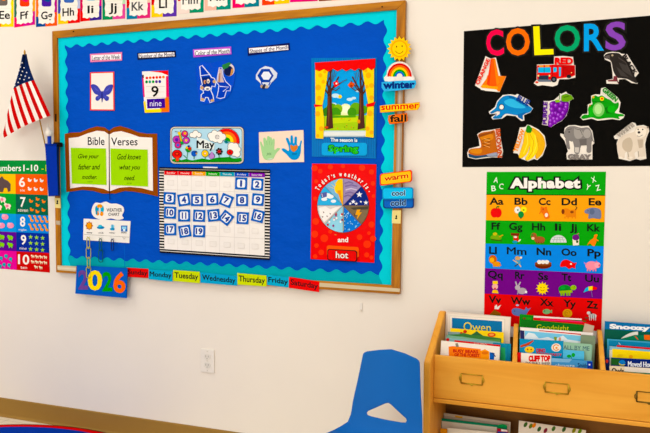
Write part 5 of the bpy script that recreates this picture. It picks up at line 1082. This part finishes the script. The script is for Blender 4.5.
def f(a):
    a.tf(*C2); a.poly('F0EAE6', [(54, 114), (540, 152), (540, 168), (54, 130)]); a.poly('C83A44', [(180, 134), (460, 158), (460, 166), (180, 140)]); a.poly('8AC8E4', [(84, 138), (460, 172), (460, 240), (84, 230)]); a.poly('EAF2F4', [(84, 180), (110, 150), (150, 158), (180, 190), (240, 180), (280, 196), (340, 170), (370, 196), (460, 210), (460, 260), (84, 260)]); a.poly('8AA04A', [(278, 178), (300, 180), (296, 206), (284, 206)]); a.poly('E0A08A', [(312, 182), (326, 182), (324, 208), (310, 206)]); a.poly('2A2A5A', [(54, 134), (82, 138), (82, 240), (54, 236)])
book(.140, 520.2, 327.2, 593.2, 333, 'EDE6E2', 'wide white-topped picture book with blue sky and clouds in the middle bin', f)
book(.156, 580.8, 334.6, 595.4, 336, '7E8E78', 'grey-green book at the right end of the middle bin')
def f(a):
    a.tf(*C2); a.poly('1E92BE', [(54, 196), (342, 206), (342, 320), (54, 300)]); a.poly('B8503A', [(54, 236), (96, 222), (140, 200), (146, 206), (110, 236), (58, 250)]); a.ell('F0CC2A', 116, 264, 32, 22); a.ell('C8502A', 104, 262, 6); a.ell('C8502A', 128, 264, 6); a.ell('F2E6D6', 294, 250, 32, 28); a.arc('E0863A', 294, 250, 16, 22, 30, 330); a.ell('E8A060', 296, 252, 8); a.text('B81E3A', 'DINO', 162, 256, 222, 284, bold=.06); a.text('C8203A', 'MOON PARTY', 170, 284, 330, 302, sl=.04, bold=.06)
book(.172, 519.6, 338.8, 563.6, 341, '1E92BE', 'teal blue picture book with a yellow face and a swirl in the middle bin', f)
def f(a):
    a.tf(*C2); a.poly('9ABEA8', [(342, 212), (528, 228), (528, 400), (342, 380)]); a.text('3A5A6A', 'ALL BY ME', 342, 234, 516, 262, sl=.05, bold=.01)
book(.176, 563.8, 342.2, 592.4, 345.4, '8CB49C', 'sage green picture book reading All By Me in the middle bin', f)
def f(a):
    a.tf(*C2); a.poly('6EBCE0', [(340, 264), (480, 274), (480, 400), (340, 380)]); a.ell('2EA048', 380, 308, 15, 11); a.ell('2EA048', 408, 300, 12, 14); a.line('2A7A3A', [(396, 310), (396, 324)], 4); a.poly('4A9AC4', [(340, 322), (480, 330), (480, 400), (340, 390)])
book(.190, 563.4, 349.8, 584.2, 351.6, '6EBCE0', 'light blue picture book with small green trees in the middle bin', f)
def f(a):
    a.tf(*C2); a.poly('C8202A', [(34, 282), (60, 284), (60, 358), (34, 352)]); a.text('D2202A', 'CLIFF TOP', 110, 302, 256, 344, bold=.08); a.text('3A3A3A', 'THE SMALL SHEEP', 88, 344, 252, 362, sl=.03, bold=.03)
book(.206, 517.2, 352.6, 551.2, 355, 'F0EAE0', 'white picture book with bold red lettering, front left of the middle bin', f)
def f(a):
    a.tf(*C2); a.poly('5A96C8', [(262, 320), (536, 340), (536, 420), (262, 400)]); a.poly('8AB8DC', [(262, 320), (400, 328), (380, 350), (262, 345)]); a.text('E4ECF2', 'chrysta', 284, 356, 416, 388, sl=.03, shear=.2); a.text('123060', 'Smith', 438, 352, 500, 382, sl=.05, bold=.02); a.poly('1A3AA0', [(500, 340), (536, 344), (536, 420), (504, 420)]); a.ell('E8E8F0', 516, 364, 6)
book(.212, 551.4, 358, 592.4, 361.4, '3A6AA8', 'blue picture book with pale script lettering, front right of the middle bin', f)
C3 = (590, 315, 6.66)
def f(a):
    a.tf(*C3); a.poly('1A6EA4', [(98, 40), (470, 68), (470, 120), (98, 96)]); a.poly('1E5A4A', [(98, 94), (470, 118), (470, 220), (98, 220)]); a.arc('DCDCD6', 320, 300, 152, 172, 90, 172, 14, 1.1); a.poly('2E7A5A', [(200, 160), (300, 132), (470, 140), (470, 200), (200, 190)]); a.text('F0F2F4', 'Snoozy', 130, 58, 400, 100, sl=.05, bold=.06); a.poly('E8742A', [(360, 132), (400, 134), (400, 168), (362, 164)]); a.line('D85A2A', [(300, 140), (320, 164)], 6)
book(.085, 604.8, 321.2, 668, 326.4, '1A6EA4', 'tall blue picture book with white title letters at the back of the right bin', f, .008)
def f(a):
    a.tf(*C3); a.poly('5AA2C4', [(114, 158), (470, 182), (470, 300), (114, 300)]); a.poly('3A86AE', [(124, 168), (470, 192), (470, 300), (124, 300)]); a.line('C8DCE4', [(190, 184), (204, 200)], 4)
book(.115, 607.2, 338.8, 668, 344, '3A86AE', 'light blue picture book second from the back of the right bin', f)
book(.135, 616.8, 345.2, 668, 349.4, 'DA241E', 'book with a bright red top edge in the right bin', None)
def f(a):
    a.tf(*C3); a.poly('88B8D0', [(130, 210), (470, 236), (470, 260), (130, 232)]); a.poly('F4D80E', [(148, 224), (470, 250), (470, 330), (148, 300)]); a.ell('EEB01E', 272, 278, 14, 12); a.ell('E8C81A', 200, 270, 20, 10)
book(.155, 609.6, 346.4, 668, 351.2, 'D8D4C8', 'bright yellow picture book in the right bin', f)
def f(a):
    a.tf(*C3); a.poly('16286E', [(140, 288), (470, 302), (470, 400), (140, 380)]); a.poly('2A5A2A', [(140, 288), (200, 292), (190, 336), (140, 330)]); a.ell('2E7AC0', 214, 318, 22, 18); a.poly('D8CC2A', [(190, 318), (210, 330), (236, 328), (226, 336), (200, 336)]); a.text('E8ECF4', 'Moved House', 254, 308, 440, 344, sl=.03, bold=.04)
book(.188, 611, 357.6, 668, 360.6, '16286E', 'navy blue picture book reading Moved House in the right bin', f)
book(.180, 604.8, 357.4, 609.6, 357.8, '16265E', 'narrow navy book at the left end of the right bin', lambda a: (a.tf(*C3), a.ell('C8442A', 113, 308, 9, 12)))
def f(a):
    a.tf(*C3); a.poly('E6D8BC', [(130, 340), (470, 360), (470, 420), (130, 410)]); a.text('3A3226', 'Owls', 144, 352, 226, 388, sl=.03, bold=.04); a.poly('E8E2D8', [(230, 345), (470, 362), (470, 396), (230, 380)]); a.poly('1E7A5A', [(226, 376), (470, 392), (470, 420), (226, 410)])
book(.212, 609.4, 365.8, 668, 369.4, 'E6D8BC', 'cream picture book reading Owls at the front of the right bin', f)
# lower shelf
LB = dict(zf=.0985, z_ref=.34, group='books on the lower shelf')
C4 = (420, 353, 5.417)
book(.090, 443.8, 413, 510.6, 422.2, 'CFC6B8', 'pale grey book at the back left of the lower shelf', lambda a: (a.tf(*C4), a.poly('D8A83A', [(190, 338), (230, 344), (230, 356), (190, 352)]), a.line('B8AEA0', [(130, 342), (480, 388)], 3)), **LB)
book(.112, 441.6, 418.4, 507, 426.4, '2E8A6A', 'teal-edged book on the left of the lower shelf', lambda a: (a.tf(*C4), a.poly('E4DED0', [(118, 368), (416, 402), (416, 470), (118, 470)]), a.ell('3AA060', 446, 396, 26, 10)), **LB)
book(.135, 497.2, 428.4, 508, 430, 'A8243A', 'small book with red and blue cover on the left of the lower shelf', lambda a: (a.tf(*C4), a.poly('2A4A9A', [(420, 424), (474, 430), (474, 480), (420, 480)]), a.poly('E8E4E0', [(440, 412), (474, 418), (474, 426), (440, 424)])), **LB)
book(.150, 447.4, 427.8, 496, 432.6, 'EAE6DC', 'white book at the front left of the lower shelf', None, **LB)
book(.172, 440.4, 428.4, 447, 429.2, 'D8962A', 'narrow yellow book at the left end of the lower shelf', None, **LB)
def f(a):
    a.tf(530, 353, 5.417); a.poly('E2DCD2', [(-58, 368), (300, 422), (300, 520), (-58, 520)])
    for x, y_, c in ((-24, 388, '4A6A3A'), (4, 396, '6A7A3A'), (50, 412, '3A5A34'), (128, 410, '4A6E3A'), (184, 414, '3E5E34'), (238, 420, '8A8A3A'), (22, 392, 'D8862A'), (84, 420, '7A2A3A'), (270, 424, '6A8A3A')): a.ell(c, x, y_, 9, 15, rot=30)
book(.120, 519, 420.6, 586, 430.4, 'E2DCD2', 'white book with green leaves on its cover, middle of the lower shelf', f, **LB)

# ================================================================== blue chair
chp = mat('0060A4', .45, 'plastic')
chair = thing('school_chair', 'bright blue plastic school chair with a triangular hole in its back, by the wall', 'chair', (1.90, -.60, 0))
CO = Vector((1.905, -.385, 0)); ANG = .19
cxd = Vector((math.cos(ANG), -math.sin(ANG), 0)); cyd = Vector((-math.sin(ANG), -math.cos(ANG), 0))   # across, and towards the sitter's front
# profile of the shell along its length: (length s from the top, forward y, height z)
prof = [(0, .0, .628), (.10, .028, .532), (.17, .050, .466), (.235, .070, .405), (.275, .092, .371), (.305, .122, .348), (.335, .152, .338), (.38, .200, .336), (.45, .270, .332), (.49, .310, .323), (.51, .326, .310)]
def pf(s):
    for i in range(len(prof)-1):
        if s <= prof[i+1][0] or i == len(prof)-2:
            p0 = prof[max(i-1, 0)]; p1 = prof[i]; p2 = prof[i+1]; p3 = prof[min(i+2, len(prof)-1)]; t = (s-p1[0])/(p2[0]-p1[0]); t = max(-.5, min(1, t))
            if t < 0: return tuple(p1[k]+(p2[k]-p1[k])*t for k in (1, 2))
            return tuple(.5*(2*p1[k]+(p2[k]-p0[k])*t+(2*p0[k]-5*p1[k]+4*p2[k]-p3[k])*t*t+(3*p1[k]-p0[k]-3*p2[k]+p3[k])*t**3) for k in (1, 2))
def cpt(x, s):
    x0_ = x; 
    y_, z = pf(max(s, -.03) if s > 0 else s)
    back = max(0, 1-s/.28); curl = .55*x*x*back+.10*max(0, abs(x)-.10)*(back)
    fold = .006*(1-min(1, abs(x)/.12))*back
    return CO+cxd*(x-.006+.055*min(s, .3))+cyd*(y_+curl*1.6-fold)+Vector((0, 0, z+(.35*max(0, abs(x)-.12)**1 if s > .28 else 0)))
hw = [(.0, .116), (.06, .124), (.13, .134), (.19, .143), (.245, .148), (.285, .158), (.325, .176), (.38, .182), (.46, .172), (.50, .155), (.51, .13)]
def HW(s):
    for (a0, b0), (a1, b1) in zip(hw, hw[1:]):
        if s <= a1: return b0+(b1-b0)*(s-a0)/(a1-a0)
    return hw[-1][1]
out = [(-.010, -.020), (-.055, -.013), (-.103, -.003), (-.113, .003)]
ss = [.012, .04, .08, .12, .16, .19, .215, .24, .27, .30, .34, .38, .42, .46, .49, .505]
out += [(-HW(s), s) for s in ss]+[(-.12, .512), (-.06, .515), (0, .516), (.06, .515), (.12, .512)]+[(HW(s), s) for s in ss[::-1]]+[(.113, .003), (.103, -.003), (.05, -.013)]
hole = [(x_, s_+.024) for x_, s_ in [(0, .150), (-.012, .154), (-.045, .172), (-.078, .190), (-.083, .198), (-.078, .206), (-.06, .209), (0, .211), (.06, .209), (.078, .206), (.083, .198), (.078, .190), (.045, .172), (.012, .154)]]
verts = [Vector(p) for p in out]+[Vector(p) for p in hole]; no = len(out); nh = len(hole)
edges = [(i, (i+1) % no) for i in range(no)]+[(no+i, no+(i+1) % nh) for i in range(nh)]
def inside(p, P):
    c = False
    for i in range(len(P)):
        (x1, y1), (x2, y2) = P[i-1], P[i]
        if (y1 > p[1]) != (y2 > p[1]) and p[0] < (x2-x1)*(p[1]-y1)/(y2-y1)+x1: c = not c
    return c
s = 0.006
while s < .505:
    w = HW(s)-.008; n = 12
    for i in range(n+1):
        x = -w+2*w*i/n
        hx = [(q[0]*1.12, .206+(q[1]-.206)*1.2) for q in hole]
        if not inside((x, s), hx): verts.append(Vector((x, s)))
    s += .0135
v2, e2, f2, *_ = delaunay_2d_cdt(verts, edges, [], 1, 1e-6)
fs = []
for q in f2:
    c = (sum(v2[i][0] for i in q)/3, sum(v2[i][1] for i in q)/3)
    if not inside(c, hole): fs.append(tuple(q))
m = MB(); m.add([cpt(v[0], v[1]) for v in v2], fs, chp, True)
sh = m.build('seat_shell', chair)
md = sh.modifiers.new('thickness', 'SOLIDIFY'); md.thickness = .0055; md.offset = 0
md = sh.modifiers.new('rounding', 'BEVEL'); md.width = .002; md.segments = 2; md.angle_limit = 1.0
chrome = mat('C8C8CC', .15, 'metal', 1.); glide = mat('3A3A3E', .6, 'plastic')
def L(x, y_, z): return CO+cxd*(x-.006+.055*min(s, .3))+cyd*y_+Vector((0, 0, z))
for sx in (-1, 1):
    m = MB(); m.tube([L(sx*.09, .29, .316), L(sx*.12, .30, .307), L(sx*.14, .305, .285), L(sx*.155, .325, .15), L(sx*.165, .34, .012)], .0095, chrome, 10); lg = m.build('leg', chair)
    m = MB(); m.tube([L(sx*.1655, .341, .0), L(sx*.1652, .3405, .03)], .013, glide, 10); m.build('foot_glide', lg)
    m = MB(); m.tube([L(sx*.09, .15, .318), L(sx*.12, .135, .307), L(sx*.14, .12, .285), L(sx*.155, .08, .15), L(sx*.165, .045, .012)], .0095, chrome, 10); lg = m.build('leg', chair)
    m = MB(); m.tube([L(sx*.1655, .044, .0), L(sx*.1652, .045, .03)], .013, glide, 10); m.build('foot_glide', lg)
m = MB(); m.tube([L(-.09, .29, .316), L(.09, .29, .316)], .0095, chrome, 10); m.tube([L(-.09, .15, .318), L(.09, .15, .318)], .0095, chrome, 10); m.build('seat_frame', chair)

# ================================================================== light
def area(x, y_, z, sx, sy, e, rot=(0, 0, 0), col=(.985, .99, 1)):
    l = bpy.data.lights.new('ceiling_light', 'AREA'); l.shape = 'RECTANGLE'; l.size = sx; l.size_y = sy; l.energy = e; l.color = col
    o = bpy.data.objects.new('ceiling_light', l); o.location = (x, y_, z); o.rotation_euler = rot; COL.objects.link(o); return o
for x in (-1.0, 1.4, 3.4):
    area(x, -1.35, H-.02, .6, 1.2, 15 if x != -1.0 else 22)
    area(x, -4.2, H-.02, .6, 1.2, 17)
area(.2, YF+.05, 1.4, 5., 1.6, 76, (math.radians(90), 0, 0), (.96, .98, 1)).name = 'fill_light'  # added fill to even out the back wall; the front wall has no window
w = bpy.data.worlds.new('room_air'); SC.world = w; w.use_nodes = True
w.node_tree.nodes['Background'].inputs[0].default_value = (.97, .98, 1, 1); w.node_tree.nodes['Background'].inputs[1].default_value = .25
SC.view_settings.view_transform = 'Standard'; SC.view_settings.look = 'None'; SC.view_settings.exposure = 0; SC.view_settings.gamma = 1
for o in SC.objects:
    if '_w' in o: del o['_w']
